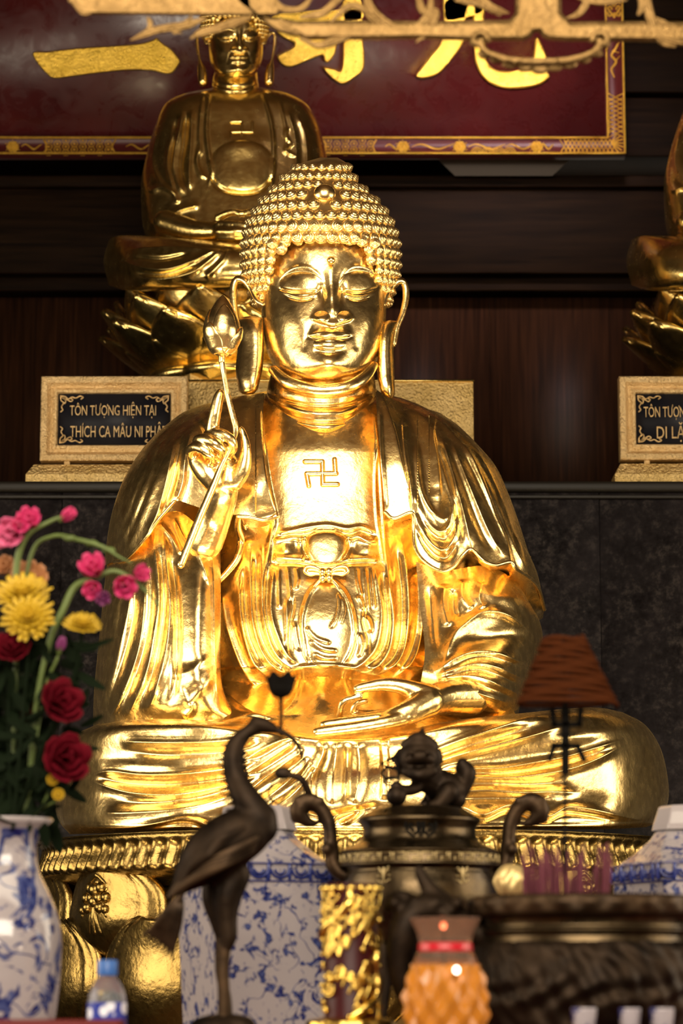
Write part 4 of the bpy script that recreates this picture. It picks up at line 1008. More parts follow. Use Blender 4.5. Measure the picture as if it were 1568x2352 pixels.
for a,b in((104,262),(745,860),(-260,-120)):
    mb=MB();hexpanel(mb,bz(a)+.014,bz(b)-.014,zc,.024)
    for e,sg in((a,1),(b,-1)): tubeW(mb,[(bz(e)-sg*.006,yf_,zc-.027,.003),(bz(e)+sg*.006,yf_,zc,.003),(bz(e)-sg*.006,yf_,zc+.027,.003)],6,12)
    mb.build('hexagon_panel',GF,Bd)
for px in(-60,30,925,1055,1232): mb=MB();flower(mb,bz(px),zc,.027);mb.build('carved_flower',GF,Bd)
for a,b in((-110,-20),(50,96),(885,925),(945,1040),(1075,1160),(1160,1225),(1240,1270),(290,345),(345,420)): mb=MB();wavy(mb,bz(a),bz(b),zc,.009,1.2);mb.build('carved_vine',GF,Bd)
mb=MB()
for px in(1095,1120,1145,1170):
    for r in(.022,.016,.010): tubeW(mb,[(bz(px)+r*math.cos(a),yf_,zc-.024+r*math.sin(a),.0018) for a in np.linspace(0,PI,9)],5)
mb.build('carved_waves',GF,Bd)
mb=MB() # corner lattice
for i in range(13):
    x=bz(1285)+.0155*i
    for sg in(1,-1):
        tubeW(mb,[(x,yf_,zc-.027*sg,.0024),(min(x+.03,bxr-.008),yf_,zc+.027*sg,.0024)],5,3)
xc=bxr-fw/2+.003
for i in range(9):
    z=bzb+.07+.0175*i
    for sg in(1,-1): tubeW(mb,[(xc-.026*sg,yf_,z,.0024),(xc+.026*sg,yf_,z+.028,.0024)],5,3)
for k in range(7): tubeW(mb,[(xc-.02,yf_,zc+.015,.0025),(xc-.02+.045*math.cos(-.9+k*.32),yf_,zc+.015+.045*math.sin(-1.0+k*.32),.003)],5,4)
mb.box((xc,yf_+.004,bzb+.12),(.055,.004,.20));mb.box(((bz(1285)+bxr)/2,yf_+.004,zc),(bxr-bz(1285)-.01,.004,.054))
mb.build('corner_lattice',GF,Bd,smooth=False)
mb=MB() # dragon squiggle and leaf mask on the upright
zz=lambda py:P(1400,py,YBd).z
tubeW(mb,[(xc-.004,yf_,zz(178),.003),(xc-.013,yf_,zz(160),.0045),(xc+.004,yf_,zz(143),.005),(xc-.012,yf_,zz(128),.005),(xc+.004,yf_,zz(112),.005),(xc+.016,yf_,zz(98),.004)],6,40)
tubeW(mb,[(xc+.004,yf_,zz(140),.003),(xc+.018,yf_,zz(130),.002)],6,6);tubeW(mb,[(xc-.008,yf_,zz(118),.003),(xc+.014,yf_,zz(122),.002)],6,6)
mb.build('carved_dragon',GF,Bd);mb=MB()
for sx in(-1,1):
    for p in([(0,40),(.012,30),(.022,20),(.014,14),(.008,22)],[(0,32),(.018,38),(.024,30)],[(0,15),(.012,4),(.022,8)],[(0,5),(.01,-8),(.02,-5)]):
        tubeW(mb,[(xc+sx*a,yf_,zz(b),.004) for a,b in p],6,16)
mb.build('carved_mask',GF,Bd)
def char(name,polys):
    for p in polys:
        mb=MB();extrude_poly(mb,p,YBd+.012,.022,rnd=.3,n=110);o=mb.build(name,M['gold_char'],Bd)
char('brush_stroke',[[(75,121),(110,118),(180,110),(260,105),(320,100),(352,91),(360,86),(372,98),(392,112),(412,136),(412,145),(398,165),(382,170),(350,163),(300,161),(240,166),(170,175),(125,180),(108,170),(88,148)]])
char('brush_stroke',[[(638,128),(668,112),(676,100),(662,92),(642,80),(640,66),(700,66),(770,64),(772,110),(764,132),(752,144),(744,138),(740,127),(700,142),(668,154),(648,148)],
 [(742,153),(768,158),(785,156),(788,60),(788,0),(830,0),(832,70),(837,130),(834,160),(812,180),(790,193),(770,186),(752,170)],
 [(640,30),(780,22),(830,20),(830,44),(770,52),(640,54)]])
char('brush_stroke',[[(955,172),(985,130),(1010,100),(1018,60),(1022,-20),(1080,-20),(1066,60),(1062,100),(1036,138),(1006,170),(975,180),(958,178)],
 [(1024,0),(1100,-30),(1115,10),(1105,30),(1060,44),(1024,46)]])
char('brush_stroke',[[(1088,110),(1092,145),(1104,172),(1126,192),(1160,203),(1200,203),(1240,194),(1262,176),(1256,160),(1256,132),(1248,112),(1236,86),(1228,92),(1224,130),(1218,146),(1196,158),(1160,163),(1132,156),(1116,130),(1112,60),(1112,-20),(1086,-20)]])
# bracket under the board
mb=MB();p=[(1005,366),(1308,366),(1268,404),(1045,404)];Yk=YBd+.12
ring=[PN([a for a,b in p],[b for a,b in p],[Yk-d]*4) for d in(-.12,.0)]
mb.grid(np.array(ring),cv=True,flip=True);mb.add(ring[1],ngons=[[0,1,2,3]]);mb.add(ring[0],ngons=[[3,2,1,0]])
t=NT('brown_wood',(.03,.016,.008),.6);M['wood']=t.m
o=mb.build('support_bracket',M['wood'],None,smooth=False,bevel=.004);origin_to(o,P(1156,404,Yk));tag(o,'dark wooden bracket holding up the red signboard','bracket')
# ================================================================ carved gilt screen hanging in front
YS=5.0
Sc=empty('carved_screen',P(900,-60,YS),'blurred carved gilt openwork screen hanging across the top','screen')
fm=M['fret']
def bar(name,pts,depth=.03,n=None):
    mb=MB();extrude_poly(mb,pts,YS+depth/2,depth,rnd=.6,n=n);return mb.build(name,fm,Sc,smooth=n is not None,bevel=.002)
bar('upper_rail',[(152,-60),(156,4),(195,33),(560,37),(640,34),(640,-60)])
bar('upper_rail',[(575,-10),(590,30),(660,44),(740,54),(800,46),(840,54),(836,84),(780,88),(700,86),(640,74),(600,46),(545,8),(540,-20)],.03,80)
bar('lower_rail',[(660,48),(830,46),(985,48),(1170,45),(1182,30),(1185,-80),(1285,-80),(1290,30),(1310,50),(1470,48),(1568,50),(1760,50),(1760,97),(1568,97),(1300,95),(1258,92),(1244,84),(1238,74),(1228,74),(1216,88),(1200,94),(1080,94),(960,90),(860,92),(700,92)],.035)
def frond(pts,wd=10,name='scroll_leaf',dy=0):
    mb=MB()
    p=crom(np.array(pts,float),44)
    t=np.gradient(p,axis=0);t/=np.linalg.norm(t,axis=1)[:,None];nr=np.stack([-t[:,1],t[:,0]],-1)
    for off,rr in((-.55,.5),(0,.62),(.55,.5)):
        tp=np.interp(np.linspace(0,1,44),[0,.25,.8,1],[.35,1,.8,.15])
        q=p+nr*(off*wd*tp)[:,None]
        tube(mb,[(a,b,YS-.012+dy,rr*wd*w_) for (a,b),w_ in zip(q,tp)],10)
    return mb.build(name,fm,Sc)
frond([(842,-40),(846,10),(870,44),(915,70),(955,66),(985,30),(990,-30)],14)
frond([(956,-30),(968,20),(985,30),(1002,30),(985,70),(955,98)],10)
frond([(690,88),(730,104),(775,92),(815,76),(850,76),(900,80),(950,66)],10)
frond([(690,70),(652,60),(640,40)],12)
frond([(760,50),(800,15),(836,22),(860,50),(895,70)],9)
frond([(690,40),(740,30),(770,4),(800,-20)],10)
frond([(610,-10),(650,20),(690,20),(720,-10)],9)
frond([(470,42),(430,58),(390,64),(350,72),(300,92)],11);frond([(440,38),(420,60),(400,72),(418,76)],8);frond([(340,40),(345,60),(330,80)],7)
frond([(575,40),(545,50),(500,66),(460,76),(436,90)],12)
frond([(1058,-40),(1095,-10),(1132,20),(1168,30)],12);frond([(1415,-40),(1360,-10),(1330,30),(1300,42)],10)
frond([(1045,0),(1100,10),(1150,36)],8)
frond([(1550,106),(1524,96),(1500,60),(1488,20),(1478,-40)],13);frond([(1465,34),(1475,14),(1470,-10),(1455,-40)],10)
frond([(1500,70),(1530,86),(1580,96),(1640,90)],12);frond([(1500,40),(1540,62),(1600,70)],9)
frond([(1310,-40),(1330,-10),(1380,4),(1440,0)],10)
frond([(150,-40),(170,0),(195,30),(220,10)],9)
# drooping garland with curled ends
mb=MB()
for sx in(-1,1):
    q=[(1240+sx*(140-20*math.cos(a)*(1-a/9)),92-20*math.sin(a)*(1-a/9),YS-.02,8) for a in np.linspace(0,6.0,22)]
    tube(mb,q,10)
tube(mb,[(1102,96,YS-.02,9),(1118,120,YS-.02,9),(1170,138,YS-.02,10),(1240,142,YS-.02,10),(1310,138,YS-.02,10),(1362,120,YS-.02,9),(1380,96,YS-.02,9)],10,60)
pp=[(1092,100,12),(1112,124,14),(1140,136,14),(1172,146,17),(1210,152,18),(1240,156,20),(1272,152,18),(1306,146,17),(1340,136,14),(1368,122,14),(1388,102,12)]
for x,y,r in pp: ball(mb,P(x,y,YS-.01),r*S(YS),14,10,(1.25,.5,.8))
mb.build('garland',fm,Sc)
# ================================================================ altar table and what stands on it
TZ=1.34
t=NT('table_lacquer',(.12,.006,.006),.5,Specular_IOR_Level=.2);M['redlac']=t.m
def bronze(name,a,b,r,met=.85):
    t=NT(name,metal=met);n=t.noise(16,5,.6);n2=t.noise(60,4)
    t.set('Base Color',t.ramp(n,[(.35,a),(.7,b)]));t.set('Roughness',t.mr(n,r,r+.18,.3,.7));t.bump(n2,.35,.002);return t.m
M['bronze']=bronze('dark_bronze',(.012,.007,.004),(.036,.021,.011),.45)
M['bronze_lit']=bronze('lit_bronze',(.022,.013,.007),(.075,.043,.021),.4)  # paler copy of the dark bronze, lit look put into its colour
M['brass']=bronze('polished_bronze',(.045,.031,.017),(.10,.068,.034),.22,.95)
M['brass_in']=NT('inlaid_brass',(.36,.27,.13),.35,1.0).m
M['iron']=NT('black_iron',(.004,.003,.002),.8,Specular_IOR_Level=.1).m
t=NT('glazed_white',(.36,.315,.32),.12);M['white']=t.m
def porcelain(name,sc,lo,vs=9,seed=0.0,body=(.33,.29,.30)):
    t=NT(name,rough=.10);n=t.noise(sc,3.5,.62,dist=.9);v=t.vor(vs);n2=t.noise(sc*4,3,.6)
    a=t.math('MULTIPLY',t.mr(n,0,1,lo,lo+.035),1);b_=t.mr(v,1,0,.10,.16)
    bb=t.math('MULTIPLY',b_,t.mr(n2,0,1,.44,.5));m_=t.math('MAXIMUM',a,bb)
    n3=t.noise(sc*.55,2,.5,dist=.5);ln=t.mr(t.math('ABSOLUTE',t.math('SUBTRACT',n3,.5)),1,0,.006,.014);gt=t.mr(t.noise(sc*.3,2),0,1,.45,.5)
    m_=t.math('MAXIMUM',m_,t.math('MULTIPLY',ln,gt))
    blue=t.mix(t.mr(n2,0,1,.38,.62),(.006,.010,.085),(.06,.075,.19))
    t.set('Base Color',t.mix(m_,body,blue));return t.m
M['porc']=porcelain('blue_white_porcelain',30,.54,34)
M['porc_vase']=porcelain('blue_white_vase',15,.515,13)
tb=empty('altar_table',(.1,5.35,0),'red lacquered altar table, its top just below the picture','table')
mb=MB();mb.box((.1,5.35,TZ-.025),(3.4,2.0,.05));mb.build('tabletop',M['redlac'],tb,smooth=False,bevel=.006)
mb=MB();mb.box((.1,4.42,TZ-.13),(3.2,.03,.16));mb.build('apron',M['redlac'],tb,smooth=False,bevel=.004)
for sx in(-1.5,1.7):
    for sy in(4.45,6.25): mb=MB();mb.box((sx,sy,(TZ-.05)/2),(.09,.09,TZ-.05));mb.build('leg',M['redlac'],tb,smooth=False,bevel=.006)
# red box edge, lower left
x1=P(283,2345,4.5).x;zr=P(100,2344,4.42).z
mb=MB();mb.box((x1-.4,4.48,(TZ+zr)/2+.0005),(.8,.12,zr-TZ));o=mb.build('offering_box',M['redlac'],None,smooth=False,bevel=.003);origin_to(o,(x1-.4,4.48,TZ));tag(o,'low red lacquer offering box along the lower left edge','box')
# ---- blue and white vase
def zy(py,Y): return P(784,py,Y).z
Yv=5.2;kv=S(Yv);vx=P(15,2100,Yv).x
V=empty('porcelain_vase',(vx,Yv,TZ),'large blue and white porcelain vase holding the flower bouquet, lower left','vase')
mb=MB();pr=[(.01,TZ),(75*kv,TZ),(78*kv,TZ+.01),(92*kv,zy(2400,Yv))]+[(r*kv,zy(y,Yv)) for r,y in((112,2352),(122,2280),(127,2200),(126,2150),(116,2100),(96,2050),(74,2005),(66,1965),(68,1930),(82,1902))]
lathe(mb,(vx,Yv,0),[(a,b) for a,b in pr],72,n=90,cap=False);mb.build('body',M['porc_vase'],V)
mb=MB();lathe(mb,(vx,Yv,0),[(80*kv,zy(1906,Yv)),(92*kv,zy(1894,Yv)),(103*kv,zy(1884,Yv)),(100*kv,zy(1880,Yv)),(90*kv,zy(1884,Yv)),(70*kv,zy(1905,Yv)),(60*kv,zy(1935,Yv)),(58*kv,zy(1990,Yv))],64,cap=False);mb.build('rim',M['white'],V)
# ---- flowers
def pm(name,c,r=.55,**kw): t=NT(name,c,r,**kw);return t.m
M['pink']=pm('pink_petal',(.50,.022,.12),Subsurface_Weight=.1);M['pinklt']=pm('pale_pink_petal',(.58,.10,.22))
M['yellow']=pm('yellow_petal',(.52,.33,.012));M['red']=pm('crimson_petal',(.10,.0012,.007),.8,Specular_IOR_Level=.1);M['peach']=pm('peach_petal',(.38,.16,.06))
M['leaf']=pm('dark_leaf',(.0035,.0075,.002),.8,Specular_IOR_Level=.08);M['stemg']=pm('green_stem',(.10,.14,.03));M['violet']=pm('violet_petal',(.17,.02,.11))
def petal_mesh(mb,base,d,up,L_,W_,cup=.3,n=8,m=5,tipw=.5):
    d=Vector(d).normalized();up=Vector(up);sd=d.cross(up)
    if sd.length<1e-3: sd=d.cross(Vector((1,0,0)))
    sd.normalize();nr=sd.cross(d)
    G_=np.zeros((n,m,3))
    for i,v in enumerate(np.linspace(0,1,n)):
        wv=W_*math.sin(PI*(.12+.80*v))**.8
        for j,u in enumerate(np.linspace(-1,1,m)):
            p=Vector(base)+d*(L_*v)+sd*(u*wv/2)+nr*(cup*L_*(v*v*.6-u*u*.25*(1-v*.4)))
            G_[i,j]=p
    mb.grid(G_)
def floret(par,px,py,Y,r,mat,d=(0,-1,.3),open_=.8,k=6,name='blossom'):
    mb=MB();c=P(px,py,Y);D=Vector(d).normalized();a0=random.random()*6
    q=D.to_track_quat('Z','Y')
    for ring,(nn,op,sc) in enumerate(((k,open_,1),(k-2,open_*.5,.8))):
        for i in range(nn):
            a=a0+2*PI*i/nn+ring*.5;rd=q@Vector((math.cos(a),math.sin(a),0))
            petal_mesh(mb,c-D*r*S(Y)*.9,(rd*op+D*(1.0-op*.3)),-rd if False else D,r*S(Y)*1.75*sc,r*S(Y)*1.15,.35)
    o=mb.build(name,mat,par);s=o.modifiers.new('thick','SOLIDIFY');s.thickness=.0012
    mb=MB();tubeW(mb,[(*(c-D*r*S(Y)*1.3),.004),(*(c-D*r*S(Y)*.7),.006)],8,4);mb.build('calyx',M['stemg'],par);return o
def stalk(name,label,cat,path,group=None,mat='stemg'):
    R_=empty(name,P(*path[0][:3]),label,cat,group);mb=MB();tube(mb,path,10,8*len(path));mb.build('stem',M[mat],R_);return R_
Yf=5.2
g=stalk('gladiolus','pink gladiolus spray leaning right at the top left, three open blossoms','flower',[(30,1900,Yf,6),(34,1600,Yf-.01,6),(40,1420,Yf-.02,7),(38,1300,Yf-.03,8),(62,1230,Yf-.04,7),(110,1200,Yf-.04,5),(150,1184,Yf-.04,4)])
floret(g,26,1222,Yf-.05,34,M['pinklt'],(-.4,-1,-.2));floret(g,66,1192,Yf-.05,27,M['pink'],(.1,-1,.5));floret(g,46,1206,Yf-.07,20,M['pink'],(.3,-1,.1));floret(g,157,1182,Yf-.05,21,M['pink'],(.8,-.6,.5),.45);floret(g,4,1240,Yf-.04,18,M['pinklt'],(-.6,-1,-.5))
g=stalk('gladiolus','pink gladiolus spray reaching right in front of the statue sleeve','flower',[(60,1900,Yf,6),(80,1640,Yf-.03,6),(112,1480,Yf-.05,7),(145,1400,Yf-.06,8),(172,1348,Yf-.06,8),(215,1328,Yf-.07,7),(262,1312,Yf-.07,6),(305,1332,Yf-.07,5),(345,1368,Yf-.07,4),(374,1402,Yf-.07,2)])
for a in((212,1300,30,'pink',(-.2,-1,.6)),(324,1317,20,'pink',(.8,-1,.2)),(286,1347,27,'pink',(.3,-1,-.3)),(212,1354,22,'pink',(-.1,-1,-.4)),(236,1372,17,'violet',(.2,-1,-.8))): floret(g,a[0],a[1],Yf-.09,a[2],M[a[3]],a[4])
g=stalk('flower_stem','thin green budded stem arching right above the pink blossoms','flower',[(20,1900,Yf+.03,5),(40,1500,Yf+.03,5),(70,1280,Yf+.02,5),(120,1232,Yf,5),(180,1240,Yf-.02,5.5),(235,1256,Yf-.03,5),(275,1280,Yf-.03,3),(300,1292,Yf-.03,2)])
for x,y in((160,1236),(210,1248),(250,1264)): mb=MB();ball(mb,P(x,y,Yf-.02),.008,10,8,(1.6,.8,.8));mb.build('bud',M['stemg'],g)
def mum(px,py,Y,r,label,d=(0,-.7,.7)):
    R_=empty('chrysanthemum',P(px,py+r,Y),label,'flower','yellow chrysanthemums');D=Vector(d).normalized();q=D.to_track_quat('Z','Y');c=P(px,py,Y)
    mb=MB()
    for ring in range(6):
        nn=20-ring*2;el=.05+ring*.24
        for i in range(nn):
            a=2*PI*(i+.5*ring)/nn+random.uniform(-.06,.06);rd=q@Vector((math.cos(a),math.sin(a),0))
            petal_mesh(mb,c,rd*math.cos(el)+D*math.sin(el),D,r*S(Y)*(1.05-.09*ring)*random.uniform(.9,1.08),r*S(Y)*.24,.22,6,3)
    o=mb.build('bloom',M['yellow'],R_);s=o.modifiers.new('thick','SOLIDIFY');s.thickness=.001
    mb=MB();tube(mb,[(px,py+8,Y,4),(px*.8+6,py+150,Y+.02,4),(30,1900,Y+.02,4)],8,20);mb.build('stem',M['leaf'],R_)
mum(52,1372,Yf-.05,66,'yellow chrysanthemum at the left edge, highest of the yellow ones');mum(66,1424,Yf-.09,62,'yellow chrysanthemum at the left edge just below the highest one',(0,-.8,.4));mum(190,1440,Yf-.06,44,'yellow chrysanthemum beside the statue sleeve, right of the other yellow ones',(.1,-.5,.8))
def rose(px,py,Y,r,label,d=(0,-1,.2)):
    R_=empty('rose',P(px,py+r,Y),label,'flower','crimson roses');D=Vector(d).normalized();q=D.to_track_quat('Z','Y');c=P(px,py,Y)-D*r*S(Y)*.6
    mb=MB()
    for ring in range(4):
        nn=3+ring
        for i in range(nn):
            a=2*PI*i/nn+ring*.8;rd=q@Vector((math.cos(a),math.sin(a),0));el=1.35-ring*.26
            petal_mesh(mb,c+rd*r*S(Y)*.08*ring,rd*math.cos(el)+D*math.sin(el),-rd*.3+D*.9,r*S(Y)*1.5,r*S(Y)*(1.1+.1*ring),.25,8,7)
    o=mb.build('bloom',M['red'],R_);s=o.modifiers.new('thick','SOLIDIFY');s.thickness=.0012
    mb=MB();tube(mb,[(px,py+r*.5,Y,4),(px*.7,py+100,Y+.03,4),(25,1905,Y+.02,4)],8,16);mb.build('stem',M['leaf'],R_)
rose(28,1488,Yf-.08,32,'crimson rose at the left edge under the yellow chrysanthemums',(0,-1,.6));rose(140,1612,Yf-.08,40,'bright crimson rose halfway down the bouquet, facing right',(.7,-1,.3));rose(152,1742,Yf-.08,42,'dark crimson rose low in the bouquet in front of the statue knee',(.4,-1,.1));rose(60,1640,Yf+.0,24,'small crimson rose sunk in the dark foliage at the left',(-.2,-1,.1))
g=stalk('gladiolus_bud','closed violet gladiolus bud between the yellow flowers','flower',[(50,1900,Yf,4),(100,1600,Yf-.03,4),(132,1510,Yf-.05,4)]);floret(g,141,1478,Yf-.06,19,M['violet'],(.3,-.4,1),.3)
g=stalk('carnation','peach coloured flower behind the top yellow chrysanthemum','flower',[(30,1900,Yf+.05,4),(50,1500,Yf+.05,4),(60,1370,Yf+.04,4)]);floret(g,66,1330,Yf+.03,38,M['peach'],(.2,-1,.5),.9,9,'bloom');floret(g,10,1300,Yf+.03,22,M['peach'],(-.2,-1,.5),.9,8,'bloom')
for x,y,l in((120,1792,'upper of two tiny yellow blossoms low on the bouquet'),(133,1826,'lower of two tiny yellow blossoms low on the bouquet')):
    g=stalk('small_blossom',l,'flower',[(30,1905,Yf,3),(90,1860,Yf-.03,3),(x-4,y+14,Yf-.05,3)]);floret(g,x,y,Yf-.07,15,M['yellow'],(.2,-1,.2),.7,7)
mb=MB()
for i in range(420):
    y=random.uniform(1470,1890);hw=95+ (1890-y)*.16;x=20+random.gauss(0,1)*hw*.62
    if x>205-(y-1500)*.12 or x<-160: continue
    Y=Yf+random.uniform(-.07,.14);a=random.uniform(0,6.28);d=Vector((math.cos(a),random.uniform(-.7,.5),math.sin(a)*.8-.1))
    petal_mesh(mb,P(x,y,Y),d,Vector((random.uniform(-1,1),-1,random.uniform(-.2,1))),random.uniform(.03,.075),random.uniform(.012,.028),.2,6,3)
for i in range(14):
    a=-.5+i*.09;tube(mb,[(20,1900,Yf,4),(20+a*120,1750,Yf+.02,4),(20+a*210,1560+abs(a)*150,Yf+.03,3)],6,12)
o=mb.build('foliage',M['leaf'],None);origin_to(o,P(25,1890,Yf));tag(o,'dense dark green leaves filling the bouquet above the vase','foliage',kind='stuff')
# ---- water bottle
Yb=4.85;kb=S(Yb);bx=P(246,2300,Yb).x
Wb=empty('water_bottle',(bx,Yb,TZ),'clear plastic water bottle with a blue cap and blue label','bottle')
t=NT('clear_plastic',(.9,.93,.97),.06,Transmission_Weight=.92,IOR=1.15);M['plastic']=t.m
mb=MB();lathe(mb,(bx,Yb,0),[(.02,TZ),(42*kb,TZ+.002),(44*kb,TZ+.01),(44*kb,zy(2420,Yb)),(43*kb,zy(2330,Yb)),(43*kb,zy(2300,Yb)),(38*kb,zy(2275,Yb)),(26*kb,zy(2252,Yb)),(19*kb,zy(2243,Yb)),(19*kb,zy(2232,Yb))],48,n=60);mb.build('body',M['plastic'],Wb)
mb=MB();lathe(mb,(bx,Yb,0),[(22*kb,zy(2240,Yb)),(22.5*kb,zy(2236,Yb)),(22*kb,zy(2208,Yb)),(20*kb,zy(2205,Yb))],40,fn=lambda r,z,th:(r+.0006*np.cos(th*40),z));mb.build('cap',pm('blue_cap',(.02,.10,.35),.4),Wb)
t=NT('bottle_label',(.02,.03,.25),.3);n=t.vor(30);t.set('Base Color',t.ramp(n,[(.30,(.75,.75,.85)),(.36,(.02,.035,.28))],'EASE'));
mb=MB();lathe(mb,(bx,Yb,0),[(44.8*kb,zy(2400,Yb)),(44.8*kb,zy(2303,Yb))],48,cap=False);mb.build('label',t.m,Wb)
# ---- blue and white jars
def jar(cxp,Y,rot,label):
    k=S(Y);x=P(cxp,2000,Y).x;J=empty('porcelain_jar',(x,Y,TZ),label,'jar','blue and white square jars')
    def ring(h,s,ch):
        pts=[]
        for q in range(4):
            a0=PI/4+q*PI/2;cxr,cyr=math.cos(a0)*s*math.sqrt(2),math.sin(a0)*s*math.sqrt(2)
            for e in(-1,1):
                ta=a0+PI/2*e*-1
                dx,dy=(-math.cos(a0),-math.sin(a0))
                # corner cut
                nx=(cxr-ch*math.copysign(1,cxr),cyr) if e*(1 if q%2==0 else -1)<0 else (cxr,cyr-ch*math.copysign(1,cyr))
                pts.append(nx)
        pts=sorted(pts,key=lambda p:math.atan2(p[1],p[0]))
        c_,s_=math.cos(rot),math.sin(rot)
        return [(x+a*c_-b*s_,Y+a*s_+b*c_,h) for a,b in pts]
    S2=142*k
    lev=[(TZ,.84,.10),(TZ+.01,.86,.10),(TZ+.04,.92,.08),(zy(2150,Y),1,.09),(zy(2030,Y),1.0,.10),(zy(2000,Y),.99,.14),(zy(1982,Y),.95,.2),(zy(1960,Y),.82,.3),(zy(1930,Y),.64,.3),(zy(1908,Y),.56,.3)]
    mb=MB();mb.grid(np.array([ring(h,S2*s,S2*ch*1.2) for h,s,ch in lev]),cv=True)
    mb.add(np.array(ring(TZ,S2*.84,S2*.12)),ngons=[list(range(8))[::-1]]);o=mb.build('body',M['porc'],J,smooth=False);bv=o.modifiers.new('b','BEVEL');bv.width=.006;bv.segments=3
    mb=MB();mb.grid(np.array([ring(h,S2*s,S2*s*.55) for h,s in((zy(1908,Y),.60),(zy(1895,Y),.58),(zy(1868,Y),.52),(zy(1856,Y),.50),(zy(1852,Y),.46))]),cv=True);mb.add(np.array(ring(zy(1852,Y),S2*.46,S2*.46*.55)),ngons=[list(range(8))])
    mb.build('lid',M['white'],J,smooth=False,bevel=.003)
    # cloud-collar border round the shoulder
    mb=MB();r0=ring(zy(2000,Y),S2*1.005,S2*.12);r1=ring(zy(2000,Y),S2*1.005,S2*.12)
    for i in range(8):
        a,b=Vector(r0[i]),Vector(r0[(i+1)%8]);L_=(b-a).length;nn=max(1,round(L_/.05))
        dn=(b-a).normalized();out=Vector((dn.y,-dn.x,0))
        for q in range(nn):
            c=a+(b-a)*((q+.5)/nn)+out*.0015
            for rr,th in((.019,.003),(.010,.003)):
                tubeW(mb,[(*(c+dn*rr*math.cos(t_)+Vector((0,0,rr*.8*math.sin(t_)-.004))),th) for t_ in np.linspace(-PI,0,10)],5)
            tubeW(mb,[(*(c-dn*.025+Vector((0,0,-.02))),.0045),(*(c-dn*.025+Vector((0,0,.006))),.0045)],5,3)
        for zz_ in(.010,-.026): tubeW(mb,[(*(a+out*.001+Vector((0,0,zz_))),.0018),(*(b+out*.001+Vector((0,0,zz_))),.0018)],5,3)
    mb.build('painted_border',pm('cobalt_line',(.02,.03,.16),.15),J)
jar(589,5.9,math.radians(23),'blue and white square porcelain jar behind the bronze crane')
jar(1592,5.9,math.radians(22),'blue and white square porcelain jar cut off by the right frame edge')
# ---- bronze crane
Yc=5.1
Cr=empty('bronze_crane',P(515,2450,Yc),'dark bronze crane with a long curved neck holding up a lotus cup','statue')
Cr.location=(P(515,2400,Yc).x,Yc,TZ)
mb=MB()
tube(mb,[(410,2040,Yc+.0,20),(440,2005,Yc,44),(480,1965,Yc-.01,62),(530,1930,Yc-.01,66),(575,1905,Yc-.01,56),(600,1880,Yc-.01,38)],20,30)
tube(mb,[(598,1900,Yc-.01,42),(590,1870,Yc-.01,38),(563,1830,Yc-.01,33),(543,1790,Yc,28),(535,1750,Yc,26),(540,1715,Yc,24),(560,1688,Yc,18),(590,1670,Yc,17),(615,1672,Yc,15)],16,60)
tube(mb,[(590,1662,Yc,20),(612,1668,Yc,18),(632,1676,Yc,12)],14,14);ball(mb,P(588,1652,Yc),11*S(Yc),12,8,(1.6,1,.8))
tube(mb,[(540,2010,Yc,36),(522,2060,Yc,34),(520,2110,Yc,26),(524,2150,Yc,22),(516,2180,Yc,16)],14,24)
tube(mb,[(505,2010,Yc+.05,34),(492,2060,Yc+.05,30),(500,2110,Yc+.05,22),(508,2150,Yc+.05,16)],14,24)
o=mb.build('body',M['bronze'],Cr);fuse(o,.005,5)
for path,dy in([(516,2170,Yc,15),(512,2230,Yc,14),(514,2300,Yc,14),(510,2400,Yc,14)],0),([(507,2145,Yc+.05,13),(506,2230,Yc+.05,12),(520,2300,Yc+.05,12),(524,2400,Yc+.05,12)],0):
    mb=MB();tube(mb,path,12,20);o=mb.build('leg',M['bronze_lit'],Cr)
mb=MB();lathe(mb,(P(515,2400,Yc).x,Yc+.02,0),[(.085,TZ),(.09,TZ+.01),(.075,TZ+.03),(.06,TZ+.045),(.07,TZ+.06),(.055,zy(2350,Yc)),(.03,zy(2332,Yc)),(.0,zy(2328,Yc))],32,n=30,fn=lambda r,z,th:(r*(1+.12*np.sin(th*5+z*60)),z));mb.build('rock_base',M['bronze'],Cr)
# wing: overlapping long feathers
def feather(pts,w_,name='feather',mat='bronze_lit'):
    mb=MB();tube(mb,[(x,y,d,w_*q) for (x,y,d),q in zip(pts,(.6,1,1,.7,.2)[:len(pts)])],10,24,flat=.35,up=(0,-1,0));return mb.build(name,M[mat],Cr)
for i in range(7):
    f=i/6
    feather([(590-f*10,1925+f*30,Yc-.06),(530-f*10,1955+f*28,Yc-.075),(470-f*8,1985+f*26,Yc-.068),(420-f*4,2020+f*20,Yc-.045),(385,2055+f*8,Yc-.03)],10,mat='bronze' if i%2 else 'bronze_lit')
for i in range(5):
    feather([(560-i*8,1900+i*8,Yc-.06),(510-i*6,1925+i*8,Yc-.08),(460-i*4,1960+i*7,Yc-.068),(425,1995+i*6,Yc-.05),(398,2030+i*4,Yc-.035)],9,mat='bronze')
for i in range(7):
    feather([(430-i*4,2030+i*2,Yc-.02+i*.004),(400+i*2,2075,Yc-.025),(372+i*6,2110+i*2,Yc-.02),(350+i*8,2135+i*6,Yc-.01),(328+i*11,2150+i*9,Yc)],11,'tail_feather')
for i in range(10):
    y=1712+i*16.5;x=np.interp(y,[1700,1720,1760,1800,1850,1880],[527,516,512,516,526,536]);mb=MB();tube(mb,[(x+6,y,Yc,5),(x-10,y-1,Yc,2.5)],8,4);mb.build('neck_crest',M['bronze'],Cr)
for i in range(9):
    y=1730+i*16;x=np.interp(y,[1700,1750,1800,1850,1880],[556,556,566,590,606]);mb=MB();ball(mb,P(x+4,y,Yc-.008),8*S(Yc),8,6);mb.build('neck_scale',M['bronze'],Cr)
